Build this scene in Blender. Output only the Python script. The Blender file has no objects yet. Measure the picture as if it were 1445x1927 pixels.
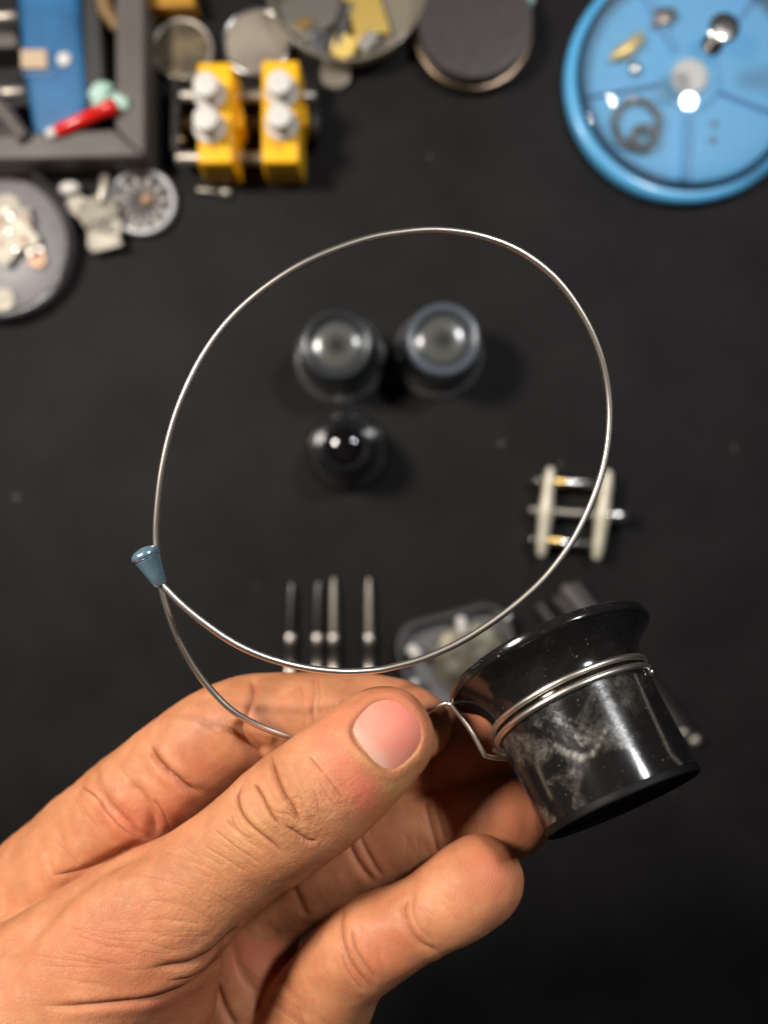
import bpy, math, random
import numpy as np
from mathutils import Vector, Matrix

random.seed(7); rng = np.random.default_rng(7)
scene = bpy.context.scene
COL = scene.collection
MM = 0.001
CAMH = 300.0            # camera height above the table, millimetres
F = 1445.0              # focal length in photo pixels (photo is 1445 x 1927)

# ------------------------------------------------------------------ camera
cd = bpy.data.cameras.new("camera")
cam = bpy.data.objects.new("camera", cd); COL.objects.link(cam)
cam.location = (0, 0, CAMH * MM)
cd.sensor_fit = 'HORIZONTAL'; cd.sensor_width = 26.0; cd.lens = 26.0
cd.clip_start = 0.005; cd.clip_end = 20
cd.dof.use_dof = True
cd.dof.focus_distance = 0.1315
cd.dof.aperture_fstop = 7.8
scene.camera = cam

# ------------------------------------------------------------------ world, lamps, exposure
world = bpy.data.worlds.new("World"); scene.world = world
world.use_nodes = True
wn = world.node_tree; wn.nodes.clear()
wo = wn.nodes.new('ShaderNodeOutputWorld'); wb = wn.nodes.new('ShaderNodeBackground')
wtc = wn.nodes.new('ShaderNodeTexCoord'); wno = wn.nodes.new('ShaderNodeTexNoise')
wno.inputs['Scale'].default_value = 2.2; wno.inputs['Detail'].default_value = 2
wr = wn.nodes.new('ShaderNodeValToRGB')
wr.color_ramp.elements[0].position = 0.42; wr.color_ramp.elements[0].color = (0.035, 0.034, 0.036, 1)
wr.color_ramp.elements[1].position = 0.68; wr.color_ramp.elements[1].color = (0.42, 0.40, 0.39, 1)
wn.links.new(wtc.outputs['Generated'], wno.inputs['Vector'])
wn.links.new(wno.outputs['Fac'], wr.inputs['Fac'])
wn.links.new(wr.outputs['Color'], wb.inputs['Color'])
wb.inputs['Strength'].default_value = 0.17
wn.links.new(wb.outputs['Background'], wo.inputs['Surface'])

def lamp(name, loc, target, size, energy, color):
    l = bpy.data.lights.new(name, 'AREA'); l.shape = 'DISK'; l.size = size * MM
    l.energy = energy; l.color = color
    o = bpy.data.objects.new(name, l); COL.objects.link(o)
    o.location = Vector(loc) * MM
    o.rotation_euler = (Vector(target) * MM - o.location).to_track_quat('-Z', 'Y').to_euler()
    return o
lamp("lamp_key", (-290, 160, 420), (0, -50, 120), 100, 3.05, (1.0, 0.93, 0.86))
lamp("lamp_right", (215, 230, 480), (20, 20, 40), 44, 1.45, (0.96, 0.97, 1.0))

vs = scene.view_settings
scene.display_settings.display_device = 'sRGB'
vs.view_transform = 'Standard'; vs.look = 'None'; vs.exposure = 0.0; vs.gamma = 1.0
vs.use_curve_mapping = False
scene.cycles.use_denoising = True
scene.cycles.max_bounces = 8
scene.cycles.transparent_max_bounces = 16
scene.cycles.caustics_reflective = False; scene.cycles.caustics_refractive = False
scene.cycles.sample_clamp_indirect = 4.0

# ------------------------------------------------------------------ helpers
def W(px, py, d):
    """point seen at photo pixel (px, py), d millimetres in front of the camera"""
    return np.array([(px - 722.5) * d / F, -(py - 963.5) * d / F, CAMH - d])
def T(px, py, h=0.0):
    return W(px, py, CAMH - h)
def S(d=300.0): return d / F      # mm per pixel at distance d

class MB:
    def __init__(self): self.v = []; self.f = []
    def add(self, v, f):
        n = len(self.v); self.v += [tuple(map(float, p)) for p in v]; self.f += [tuple(i + n for i in q) for q in f]
        return self
    def lathe(self, c, prof, seg=64, axis=(0, 0, 1), close=False, a0=0.0, wob=None, cap=True):
        c = Vector(c); ax = Vector(axis).normalized()
        q = Vector((0, 0, 1)).rotation_difference(ax)
        X = q @ Vector((1, 0, 0)); Y = q @ Vector((0, 1, 0))
        vs_, fs = [], []
        for (r, z) in prof:
            for k in range(seg):
                a = a0 + 2 * math.pi * k / seg
                rr = r * (wob(a, z) if wob else 1.0)
                vs_.append(c + ax * z + X * (rr * math.cos(a)) + Y * (rr * math.sin(a)))
        m = len(prof)
        for i in range(m - 1 if not close else m):
            j = (i + 1) % m
            for k in range(seg):
                k2 = (k + 1) % seg
                fs.append((i * seg + k, i * seg + k2, j * seg + k2, j * seg + k))
        if not close and cap:
            fs.append(tuple(range(seg))[::-1]); fs.append(tuple((m - 1) * seg + k for k in range(seg)))
        return self.add(vs_, fs)
    def tube(self, pts, r, seg=12):
        P = [Vector(p) for p in pts]; n = len(P)
        R = r if hasattr(r, '__len__') else [r] * n
        t0 = (P[1] - P[0]).normalized()
        nrm = t0.orthogonal().normalized(); vs_, fs = [], []
        for i in range(n):
            t = (P[min(i + 1, n - 1)] - P[max(i - 1, 0)]).normalized()
            nrm = (nrm - t * nrm.dot(t)).normalized(); b = t.cross(nrm)
            for k in range(seg):
                a = 2 * math.pi * k / seg
                vs_.append(P[i] + (nrm * math.cos(a) + b * math.sin(a)) * R[i])
        for i in range(n - 1):
            for k in range(seg):
                k2 = (k + 1) % seg
                fs.append((i * seg + k, i * seg + k2, (i + 1) * seg + k2, (i + 1) * seg + k))
        fs.append(tuple(range(seg))[::-1]); fs.append(tuple((n - 1) * seg + k for k in range(seg)))
        return self.add(vs_, fs)
    def prism(self, poly, z0, z1):
        """poly: list of (x, y) mm; z0/z1 heights"""
        n = len(poly)
        area = sum(poly[i][0] * poly[(i + 1) % n][1] - poly[(i + 1) % n][0] * poly[i][1] for i in range(n))
        if area < 0: poly = poly[::-1]
        vs_ = [(x, y, z0) for x, y in poly] + [(x, y, z1) for x, y in poly]
        fs = [tuple(range(n))[::-1], tuple(range(n, 2 * n))]
        fs += [(i, (i + 1) % n, n + (i + 1) % n, n + i) for i in range(n)]
        return self.add(vs_, fs)
    def blob(self, c, r, seg=20, rings=12, seed=0, amp=0.0, rot=0.0):
        rs = np.random.default_rng(seed); ph = rs.uniform(0, 6.28, 6)
        vs_, fs = [], []
        for i in range(rings + 1):
            th = math.pi * i / rings
            for k in range(seg):
                a = 2 * math.pi * k / seg
                n = 1 + amp * (math.sin(2 * a + ph[0]) * math.sin(th) + .6 * math.sin(3 * a + ph[1] + 2 * th) * math.sin(th) + .5 * math.sin(5 * a + ph[2]) * math.sin(th) ** 2)
                x = r[0] * n * math.sin(th) * math.cos(a); y = r[1] * n * math.sin(th) * math.sin(a); z = r[2] * math.cos(th)
                vs_.append((c[0] + x * math.cos(rot) - y * math.sin(rot), c[1] + x * math.sin(rot) + y * math.cos(rot), c[2] + z))
        for i in range(rings):
            for k in range(seg):
                k2 = (k + 1) % seg
                fs.append((i * seg + k, (i + 1) * seg + k, (i + 1) * seg + k2, i * seg + k2))
        return self.add(vs_, fs)

def gear(c, r, teeth, h, hub=.3):
    mb = MB(); n = teeth * 4; poly = []
    for k in range(n):
        a = 2 * math.pi * k / n; rr = r * (1.0 if k % 4 < 2 else .86)
        poly.append((c[0] + rr * math.cos(a), c[1] + rr * math.sin(a)))
    mb.prism(poly, c[2], c[2] + h); return mb
def plate(c, w, h, ang, th, seed, tilt=.12):
    rs = np.random.default_rng(seed); n = 34; vs_ = []; ph = rs.uniform(0, 6.28, 4)
    for z in (0, th):
        for k in range(n):
            a = 2 * math.pi * k / n; p = 2.0 / 5
            x = w * math.copysign(abs(math.cos(a)) ** p, math.cos(a)); y = h * math.copysign(abs(math.sin(a)) ** p, math.sin(a))
            q = 1 - .22 * max(0, math.sin(2 * a + ph[0])) ** 2 - .16 * max(0, math.sin(3 * a + ph[1])) ** 3
            x *= q; y *= q
            zz = z + tilt * x * math.cos(ph[2]) + tilt * y * math.sin(ph[2])
            vs_.append((c[0] + x * math.cos(ang) - y * math.sin(ang), c[1] + x * math.sin(ang) + y * math.cos(ang), c[2] + zz))
    fs = [tuple(range(n))[::-1], tuple(range(n, 2 * n))] + [(i, (i + 1) % n, n + (i + 1) % n, n + i) for i in range(n)]
    return MB().add(vs_, fs)
def smooth_path(pts, n=8):
    P = [np.array(p, float) for p in pts]; P = [2 * P[0] - P[1]] + P + [2 * P[-1] - P[-2]]
    out = []
    for i in range(1, len(P) - 2):
        for k in range(n):
            t = k / n
            out.append(0.5 * ((2 * P[i]) + (-P[i - 1] + P[i + 1]) * t + (2 * P[i - 1] - 5 * P[i] + 4 * P[i + 1] - P[i + 2]) * t * t + (-P[i - 1] + 3 * P[i] - 3 * P[i + 1] + P[i + 2]) * t ** 3))
    out.append(P[-2]); return out

def root_loc(o):
    while o.parent: o = o.parent
    return np.array(o.location) / MM
def thing(name, label, cat, loc, group=None):
    o = bpy.data.objects.new(name, None); COL.objects.link(o)
    o.empty_display_size = 0.005
    o.location = Vector([float(x) * MM for x in loc]); o['label'] = label; o['category'] = cat
    if group: o['group'] = group
    return o
def mk(name, mb, mat, parent=None, label=None, cat=None, group=None, kind=None, smooth=True, bevel=0.0, base=None, weld=False):
    v = np.array(mb.v, float)
    if parent is not None: org = root_loc(parent)
    else: org = np.array(base, float) if base is not None else np.array([v[:, 0].mean(), v[:, 1].mean(), v[:, 2].min()])
    me = bpy.data.meshes.new(name)
    me.from_pydata([tuple(p) for p in (v - org) * MM], [], mb.f); me.update()
    if smooth: me.shade_smooth()
    me.materials.append(mat)
    o = bpy.data.objects.new(name, me); COL.objects.link(o)
    if parent is not None: o.parent = parent
    else: o.location = Vector([float(x) for x in org * MM])
    if bevel:
        m = o.modifiers.new('bevel', 'BEVEL'); m.width = bevel * MM; m.segments = 3; m.limit_method = 'ANGLE'; m.angle_limit = math.radians(40)
    if smooth:
        try: me.set_sharp_from_angle(angle=math.radians(50))
        except Exception: pass
    if label: o['label'] = label
    if cat: o['category'] = cat
    if group: o['group'] = group
    if kind: o['kind'] = kind
    return o

def material(name, color=(.5, .5, .5), rough=.5, metal=0.0, var=0.0, vscale=200.0, bump=0.0, bscale=600.0,
             coat=0.0, color2=None, cscale=150.0, cpos=(.45, .6), trans=0.0, alpha=1.0, spec=.5, rvar=0.0, sss=0.0):
    m = bpy.data.materials.new(name); m.use_nodes = True
    nt = m.node_tree; b = nt.nodes['Principled BSDF']; L = nt.links
    b.inputs['Base Color'].default_value = (*color, 1); b.inputs['Roughness'].default_value = rough
    b.inputs['Metallic'].default_value = metal; b.inputs['Specular IOR Level'].default_value = spec
    b.inputs['Coat Weight'].default_value = coat; b.inputs['Coat Roughness'].default_value = 0.08
    b.inputs['Transmission Weight'].default_value = trans; b.inputs['Alpha'].default_value = alpha
    if sss:
        b.inputs['Subsurface Weight'].default_value = sss; b.inputs['Subsurface Scale'].default_value = 0.002
    tc = nt.nodes.new('ShaderNodeTexCoord')
    if color2 is not None or var:
        n = nt.nodes.new('ShaderNodeTexNoise'); n.inputs['Scale'].default_value = cscale if color2 is not None else vscale
        n.inputs['Detail'].default_value = 5
        r = nt.nodes.new('ShaderNodeValToRGB'); e = r.color_ramp.elements
        e[0].position, e[1].position = (cpos if color2 is not None else (.3, .7))
        if color2 is not None: e[0].color = (*color, 1); e[1].color = (*color2, 1)
        else:
            e[0].color = (*[c * (1 - var) for c in color], 1); e[1].color = (*[min(1, c * (1 + var)) for c in color], 1)
        L.new(tc.outputs['Object'], n.inputs['Vector']); L.new(n.outputs['Fac'], r.inputs['Fac']); L.new(r.outputs['Color'], b.inputs['Base Color'])
    if rvar:
        n = nt.nodes.new('ShaderNodeTexNoise'); n.inputs['Scale'].default_value = vscale; n.inputs['Detail'].default_value = 4
        mr = nt.nodes.new('ShaderNodeMapRange'); mr.inputs['From Min'].default_value = .3; mr.inputs['From Max'].default_value = .7
        mr.inputs['To Min'].default_value = max(0, rough - rvar); mr.inputs['To Max'].default_value = rough + rvar
        L.new(tc.outputs['Object'], n.inputs['Vector']); L.new(n.outputs['Fac'], mr.inputs['Value']); L.new(mr.outputs['Result'], b.inputs['Roughness'])
    if bump:
        n = nt.nodes.new('ShaderNodeTexNoise'); n.inputs['Scale'].default_value = bscale; n.inputs['Detail'].default_value = 4
        bp = nt.nodes.new('ShaderNodeBump'); bp.inputs['Strength'].default_value = bump; bp.inputs['Distance'].default_value = 0.0003
        L.new(tc.outputs['Object'], n.inputs['Vector']); L.new(n.outputs['Fac'], bp.inputs['Height']); L.new(bp.outputs['Normal'], b.inputs['Normal'])
    return m

def clear_plastic(name, tint=(1, 1, 1), rough=.05, extra=0.03, ior=1.35, haze=0.0, haze_col=(.6, .6, .6)):
    m = bpy.data.materials.new(name); m.use_nodes = True
    nt = m.node_tree; nt.nodes.clear(); L = nt.links
    out = nt.nodes.new('ShaderNodeOutputMaterial'); mix = nt.nodes.new('ShaderNodeMixShader')
    tr = nt.nodes.new('ShaderNodeBsdfTransparent'); tr.inputs['Color'].default_value = (*tint, 1)
    gl = nt.nodes.new('ShaderNodeBsdfGlossy'); gl.inputs['Roughness'].default_value = rough
    fr = nt.nodes.new('ShaderNodeFresnel'); fr.inputs['IOR'].default_value = ior
    ad = nt.nodes.new('ShaderNodeMath'); ad.operation = 'ADD'; ad.inputs[1].default_value = extra; ad.use_clamp = True
    L.new(fr.outputs['Fac'], ad.inputs[0]); L.new(ad.outputs[0], mix.inputs['Fac'])
    if haze > 0:
        df = nt.nodes.new('ShaderNodeBsdfDiffuse'); df.inputs['Color'].default_value = (*haze_col, 1)
        m2 = nt.nodes.new('ShaderNodeMixShader'); m2.inputs['Fac'].default_value = haze
        L.new(tr.outputs[0], m2.inputs[1]); L.new(df.outputs[0], m2.inputs[2]); L.new(m2.outputs[0], mix.inputs[1])
    else: L.new(tr.outputs[0], mix.inputs[1])
    L.new(gl.outputs[0], mix.inputs[2]); L.new(mix.outputs[0], out.inputs['Surface'])
    return m

# ------------------------------------------------------------------ materials
M = {}
M['steel'] = material('steel', (.62, .60, .57), .22, 1.0, rvar=.08, vscale=900)
M['wire'] = material('spring_wire', (.86, .78, .68), .34, 1.0)
M['steel_dark'] = material('dark_steel', (.20, .19, .18), .30, 1.0)
M['brushed'] = material('brushed_steel', (.42, .38, .33), .34, 1.0, var=.2, vscale=80)
M['nickel'] = material('satin_nickel', (.42, .38, .32), .45, .9, bump=.1)
M['brass'] = material('brass', (.72, .47, .16), .3, 1.0)
M['gold'] = material('gold', (.85, .60, .16), .42, .6, bump=.5, bscale=400)
M['copper'] = material('copper', (.42, .24, .14), .45, .3)
M['yellow'] = material('yellow_plastic', (.95, .50, .006), .42, 0, var=.06, vscale=60, bump=.05, sss=.05)
M['white'] = material('white_plastic', (.64, .61, .56), .40)
M['black_rubber'] = material('black_plastic', (.012, .011, .011), .35, 0, rvar=.1)
M['gloss_black'] = material('gloss_black_plastic', (.010, .010, .011), .16, 0, coat=.3, rvar=.05)
M['grey_plastic'] = material('grey_plastic', (.10, .085, .075), .5, 0, var=.15, vscale=60, bump=.05)
M['grey_dark'] = material('dark_grey_plastic', (.030, .027, .026), .5)
M['blue_leather'] = material('blue_leather', (.018, .115, .26), .45, 0, var=.25, vscale=70, bump=.2, bscale=900)
M['blue_tray'] = material('blue_plastic', (.10, .41, .72), .35, 0, var=.04, sss=.0, coat=.2)
M['tan'] = material('tan_plastic', (.52, .38, .25), .45)
M['red'] = material('red_plastic', (.62, .006, .004), .28, coat=.3)
M['mint'] = material('mint_rubber', (.42, .62, .52), .6, var=.15, vscale=120)
M['ochre'] = material('ochre_plastic', (.42, .20, .015), .5)
M['ochre_dark'] = material('dull_ochre', (.20, .12, .04), .55)
M['mark_grey'] = material('grey_mark', (.30, .27, .24), .4, .3)
M['tin'] = material('tin_lid_black', (.050, .042, .040), .42, 0, rvar=.05)
M['bronze'] = material('bronze_rim', (.20, .145, .10), .35, 1.0)
M['cup_black'] = material('greyed_eyecup_black', (.035, .034, .034), .26, 0, rvar=.05, coat=1.0)  # black lifted towards grey so the flared cup looks lit
M['clamp_cream'] = material('clamp_cream', (.62, .57, .44), .42, .25, bump=.2)
M['added_rim_ring'] = material('painted_rim_glint', (.085, .085, .088), .26, 0, coat=.8, rvar=.06)  # grey lighter than the cup, painting the bright arc of light on its rim
M['cap_dark'] = material('dark_grey_lens_ring', (.022, .025, .028), .3, 0, coat=.5)
M['cap_grey'] = material('grey_lens_ring', (.080, .092, .110), .28, 0, coat=.4)
M['lens_grey'] = material('grey_lens', (.06, .065, .06), .10, 0, coat=1.0)
M['lens_inner'] = material('lens_inner_wall', (.30, .29, .25), .5)
def radial_lens():  # radial ramp paints the reflected grey ring and dark centre into the glass colour
    m = bpy.data.materials.new('grey_lens_glass'); m.use_nodes = True
    nt = m.node_tree; b = nt.nodes['Principled BSDF']; L = nt.links
    tc = nt.nodes.new('ShaderNodeTexCoord'); sp = nt.nodes.new('ShaderNodeVectorMath'); sp.operation = 'MULTIPLY'; sp.inputs[1].default_value = (1, 1, 0)
    ln = nt.nodes.new('ShaderNodeVectorMath'); ln.operation = 'LENGTH'; mr = nt.nodes.new('ShaderNodeMapRange'); mr.inputs['From Max'].default_value = .009
    r = nt.nodes.new('ShaderNodeValToRGB'); e = r.color_ramp.elements
    e[0].position = .12; e[0].color = (.022, .024, .02, 1); e[1].position = 1; e[1].color = (.05, .055, .06, 1)
    q = e.new(.62); q.color = (.095, .095, .08, 1)
    L.new(tc.outputs['Object'], sp.inputs[0]); L.new(sp.outputs[0], ln.inputs[0]); L.new(ln.outputs['Value'], mr.inputs['Value']); L.new(mr.outputs[0], r.inputs['Fac']); L.new(r.outputs['Color'], b.inputs['Base Color'])
    b.inputs['Roughness'].default_value = .22; b.inputs['Coat Weight'].default_value = .25; b.inputs['Coat Roughness'].default_value = .05
    return m
M['lens_grey'] = radial_lens()
M['lens_black'] = material('black_lens', (.004, .003, .004), .04, 0, coat=1.0)
M['blue_bead'] = material('blue_anodised_metal', (.34, .54, .66), .2, .75, rvar=.1, vscale=2500)
M['movement'] = material('movement_plate', (.20, .18, .125), .45, .5, color2=(.10, .09, .065), cscale=220, cpos=(.4, .6), bump=.5, bscale=500)
M['cream_metal'] = material('cream_metal', (.36, .33, .26), .5, .2, var=.25, vscale=160, bump=.8, bscale=300)
M['pink_plastic'] = material('pink_grey_plastic', (.13, .085, .085), .45)
M['clear'] = clear_plastic('clear_acrylic', (.99, .995, 1), .04, .03, ior=1.16, haze=.13, haze_col=(.55, .68, .78))
M['clear_grey'] = clear_plastic('clear_grey_plastic', (.93, .93, .95), .12, .03, haze=.26, haze_col=(.42, .41, .40))
M['dish_beige'] = clear_plastic('translucent_beige_plastic', (.75, .70, .62), .2, .05, haze=.38, haze_col=(.50, .44, .34))
M['crystal'] = clear_plastic('watch_crystal', (.85, .83, .86), .06, .05, haze=.08, haze_col=(.45, .42, .45))

def table_material():
    m = bpy.data.materials.new('black_desk_mat'); m.use_nodes = True
    nt = m.node_tree; b = nt.nodes['Principled BSDF']; L = nt.links
    tc = nt.nodes.new('ShaderNodeTexCoord')
    n = nt.nodes.new('ShaderNodeTexNoise'); n.inputs['Scale'].default_value = 26; n.inputs['Detail'].default_value = 6; n.inputs['Roughness'].default_value = .6
    r = nt.nodes.new('ShaderNodeValToRGB'); e = r.color_ramp.elements
    e[0].position = .3; e[0].color = (.0068, .0060, .0058, 1); e[1].position = .75; e[1].color = (.0150, .0136, .0132, 1)
    L.new(tc.outputs['Object'], n.inputs['Vector']); L.new(n.outputs['Fac'], r.inputs['Fac'])
    v = nt.nodes.new('ShaderNodeTexVoronoi'); v.inputs['Scale'].default_value = 42; L.new(tc.outputs['Object'], v.inputs['Vector'])
    vr = nt.nodes.new('ShaderNodeMapRange'); vr.inputs['From Min'].default_value = .02; vr.inputs['From Max'].default_value = .055
    vr.inputs['To Min'].default_value = .45; vr.inputs['To Max'].default_value = 0.0
    L.new(v.outputs['Distance'], vr.inputs['Value'])
    # only some cells carry a speck of dust
    sp = nt.nodes.new('ShaderNodeSeparateColor'); L.new(v.outputs['Color'], sp.inputs['Color'])
    gt = nt.nodes.new('ShaderNodeMath'); gt.operation = 'GREATER_THAN'; gt.inputs[1].default_value = .72; L.new(sp.outputs[0], gt.inputs[0])
    mu = nt.nodes.new('ShaderNodeMath'); mu.operation = 'MULTIPLY'; L.new(gt.outputs[0], mu.inputs[0]); L.new(vr.outputs[0], mu.inputs[1])
    mx = nt.nodes.new('ShaderNodeMix'); mx.data_type = 'RGBA'; L.new(mu.outputs[0], mx.inputs['Factor'])
    L.new(r.outputs['Color'], mx.inputs['A']); mx.inputs['B'].default_value = (.22, .20, .18, 1)
    L.new(mx.outputs['Result'], b.inputs['Base Color'])
    b.inputs['Roughness'].default_value = .7; b.inputs['Specular IOR Level'].default_value = .16
    n2 = nt.nodes.new('ShaderNodeTexNoise'); n2.inputs['Scale'].default_value = 900; n2.inputs['Detail'].default_value = 3
    bp = nt.nodes.new('ShaderNodeBump'); bp.inputs['Strength'].default_value = .4; bp.inputs['Distance'].default_value = .0002
    L.new(tc.outputs['Object'], n2.inputs['Vector']); L.new(n2.outputs['Fac'], bp.inputs['Height']); L.new(bp.outputs['Normal'], b.inputs['Normal'])
    return m

# ------------------------------------------------------------------ the setting
tb = MB(); tb.prism([(-700, -700), (700, -700), (700, 700), (-700, 700)], -20, 0)
mk('table_top', tb, table_material(), kind='structure', smooth=False, base=(0, 0, 0))

# ------------------------------------------------------------------ the hand
def chain(pts, n=5):
    """pts: (px, py, d, r_px, flatten) -> dense array of x y z r k in mm"""
    A = []
    for (px, py, d, r, k) in pts:
        A.append(np.array([*W(px, py, d), r * d / F, k]))
    return np.array(smooth_path(A, n))
CH = {}
CH['thumb'] = chain([
    (-120, 2060, 141, 250, 1.0), (60, 1945, 140, 205, 1.0), (170, 1842, 139, 172, 1.0), (272, 1748, 137, 140, 1.02), (378, 1664, 135, 112, 1.08), (462, 1596, 134, 106, 1.12),
    (545, 1533, 133.5, 114, 1.12), (622, 1474, 134, 111, 1.2), (675, 1429, 134.5, 105, 1.28), (722, 1388, 135.5, 96, 1.38)])
CH['thenar'] = chain([(-40, 2130, 148, 190, 1), (140, 2010, 146, 170, 1), (225, 1905, 144, 160, 1.0), (262, 1865, 143, 146, 1.0), (300, 1790, 141, 118, 1.0)])
CH['index'] = chain([
    (80, 1715, 166, 145, 1.0), (205, 1580, 160, 124, 1.0), (286, 1486, 154, 102, 1.0), (357, 1424, 151, 96, 1.0), (420, 1380, 150, 93, 1.0), (478, 1352, 150, 83, 1.0),
    (585, 1349, 151, 83, 1.0), (668, 1352, 151, 84, 1.0), (732, 1358, 150, 81, 1.05), (772, 1364, 149, 72, 1.1), (792, 1368, 148.5, 58, 1.15)])
CH['middle'] = chain([
    (330, 1660, 174, 110, 1.0), (430, 1580, 168, 92, 1.0), (540, 1535, 164, 86, 1.0), (650, 1500, 163, 84, 1.0), (740, 1462, 161, 80, 1.0), (830, 1422, 160, 78, 1.0), (905, 1400, 159, 78, 1.0), (958, 1386, 158, 68, 1.05)])
CH['ring'] = chain([
    (400, 1770, 175.5, 110, 1.0), (480, 1710, 166.5, 90, 1.0), (560, 1665, 161, 82, 1.0), (618, 1634, 157, 78, 1.0), (668, 1608, 155, 76, 1.0), (740, 1576, 154, 74, 1.0), (820, 1562, 153, 73, 1.0),
    (890, 1546, 152, 76, 1.0), (938, 1538, 151.5, 76, 1.03), (966, 1542, 151, 69, 1.08)])
CH['pinky'] = chain([
    (470, 2080, 170, 140, 1.0), (560, 1965, 155, 110, 1.0), (618, 1868, 145, 92, 1.0), (655, 1810, 141, 84, 1.0), (705, 1772, 139, 83, 1.0), (765, 1742, 138, 76, 1.0),
    (815, 1714, 137.5, 75, 1.0), (868, 1680, 137.5, 83, 1.0), (903, 1657, 138, 81, 1.06)])
CH['palm'] = chain([(80, 1790, 172, 160, 1), (185, 1670, 170, 138, 1), (280, 1650, 174, 150, 1), (380, 1740, 175, 150, 1), (440, 1850, 172, 140, 1), (460, 1990, 170, 150, 1)])
CH['heel'] = chain([(478, 1786, 162, 84, 1), (470, 1850, 161, 96, 1), (455, 1930, 160, 110, 1), (440, 2040, 160, 130, 1)])
CH['wrist'] = chain([(120, 1950, 168, 170, 1), (-120, 2200, 172, 240, 1), (-420, 2480, 176, 260, 1)])

H = 0.55   # voxel size, mm
LO = np.array([-112.0, -168.0, 96.0]); HI = np.array([32.0, -18.0, 182.0])
N = np.ceil((HI - LO) / H).astype(int) + 1
gx = (LO[0] + H * np.arange(N[0])).astype(np.float32); gy = (LO[1] + H * np.arange(N[1])).astype(np.float32); gz = (LO[2] + H * np.arange(N[2])).astype(np.float32)

def seg_dist(X, Y, Z, a, b):
    ab = b[:3] - a[:3]; L2 = float(ab @ ab) + 1e-9
    t = np.clip(((X - a[0]) * ab[0] + (Y - a[1]) * ab[1] + (Z - a[2]) * ab[2]) / L2, 0, 1)
    r = a[3] + (b[3] - a[3]) * t; k = a[4] + (b[4] - a[4]) * t
    return np.sqrt((X - a[0] - ab[0] * t) ** 2 + (Y - a[1] - ab[1] * t) ** 2 + ((Z - a[2] - ab[2] * t) * k) ** 2) - r

def field(ch, pad=8.0):
    Fd = np.full(N, 30.0, np.float32)
    for a, b in zip(ch[:-1], ch[1:]):
        rr = max(a[3], b[3]) + pad
        lo = np.minimum(a[:3], b[:3]) - rr; hi = np.maximum(a[:3], b[:3]) + rr
        i0 = np.clip(((lo - LO) / H).astype(int), 0, N); i1 = np.clip(((hi - LO) / H).astype(int) + 2, 0, N)
        if np.any(i1 <= i0): continue
        s = tuple(slice(p, q) for p, q in zip(i0, i1))
        D = seg_dist(gx[s[0]][:, None, None], gy[s[1]][None, :, None], gz[s[2]][None, None, :], a, b)
        Fd[s] = np.minimum(Fd[s], D)
    return Fd
def smin(a, b, k):
    h = np.clip(0.5 + 0.5 * (b - a) / k, 0, 1)
    return b + (a - b) * h - k * h * (1 - h)
def sstep(x, a, b):
    t = np.clip((x - a) / (b - a), 0, 1); return t * t * (3 - 2 * t)
PX = (gx[:, None, None] / (CAMH - gz[None, None, :]) * F + 722.5).astype(np.float32)
PY = (-gy[None, :, None] / (CAMH - gz[None, None, :]) * F + 963.5).astype(np.float32)

G = field(CH['palm']); G = smin(G, field(CH['wrist']), 8.0)
G = smin(G, field(CH['heel']), 3.0)
G = smin(G, field(CH['index']), 1.0 + 5.0 * (1 - sstep(PX, 230, 360)))
G = smin(G, field(CH['middle']), 0.8 + 4.0 * (1 - sstep(PX, 420, 560)))
G = smin(G, field(CH['ring']), 0.8 + 3.0 * (1 - sstep(PX, 500, 600)))
G = smin(G, field(CH['pinky']), 0.6 + 4.0 * sstep(PY, 1900, 2000))
TH = smin(field(CH['thumb']), field(CH['thenar']), 3.0)
G = smin(G, TH, 0.5 + 7.0 * (1 - sstep(PX + 0.35 * (PY - 1600), -60, 130)) )
del PX, PY, TH

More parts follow.
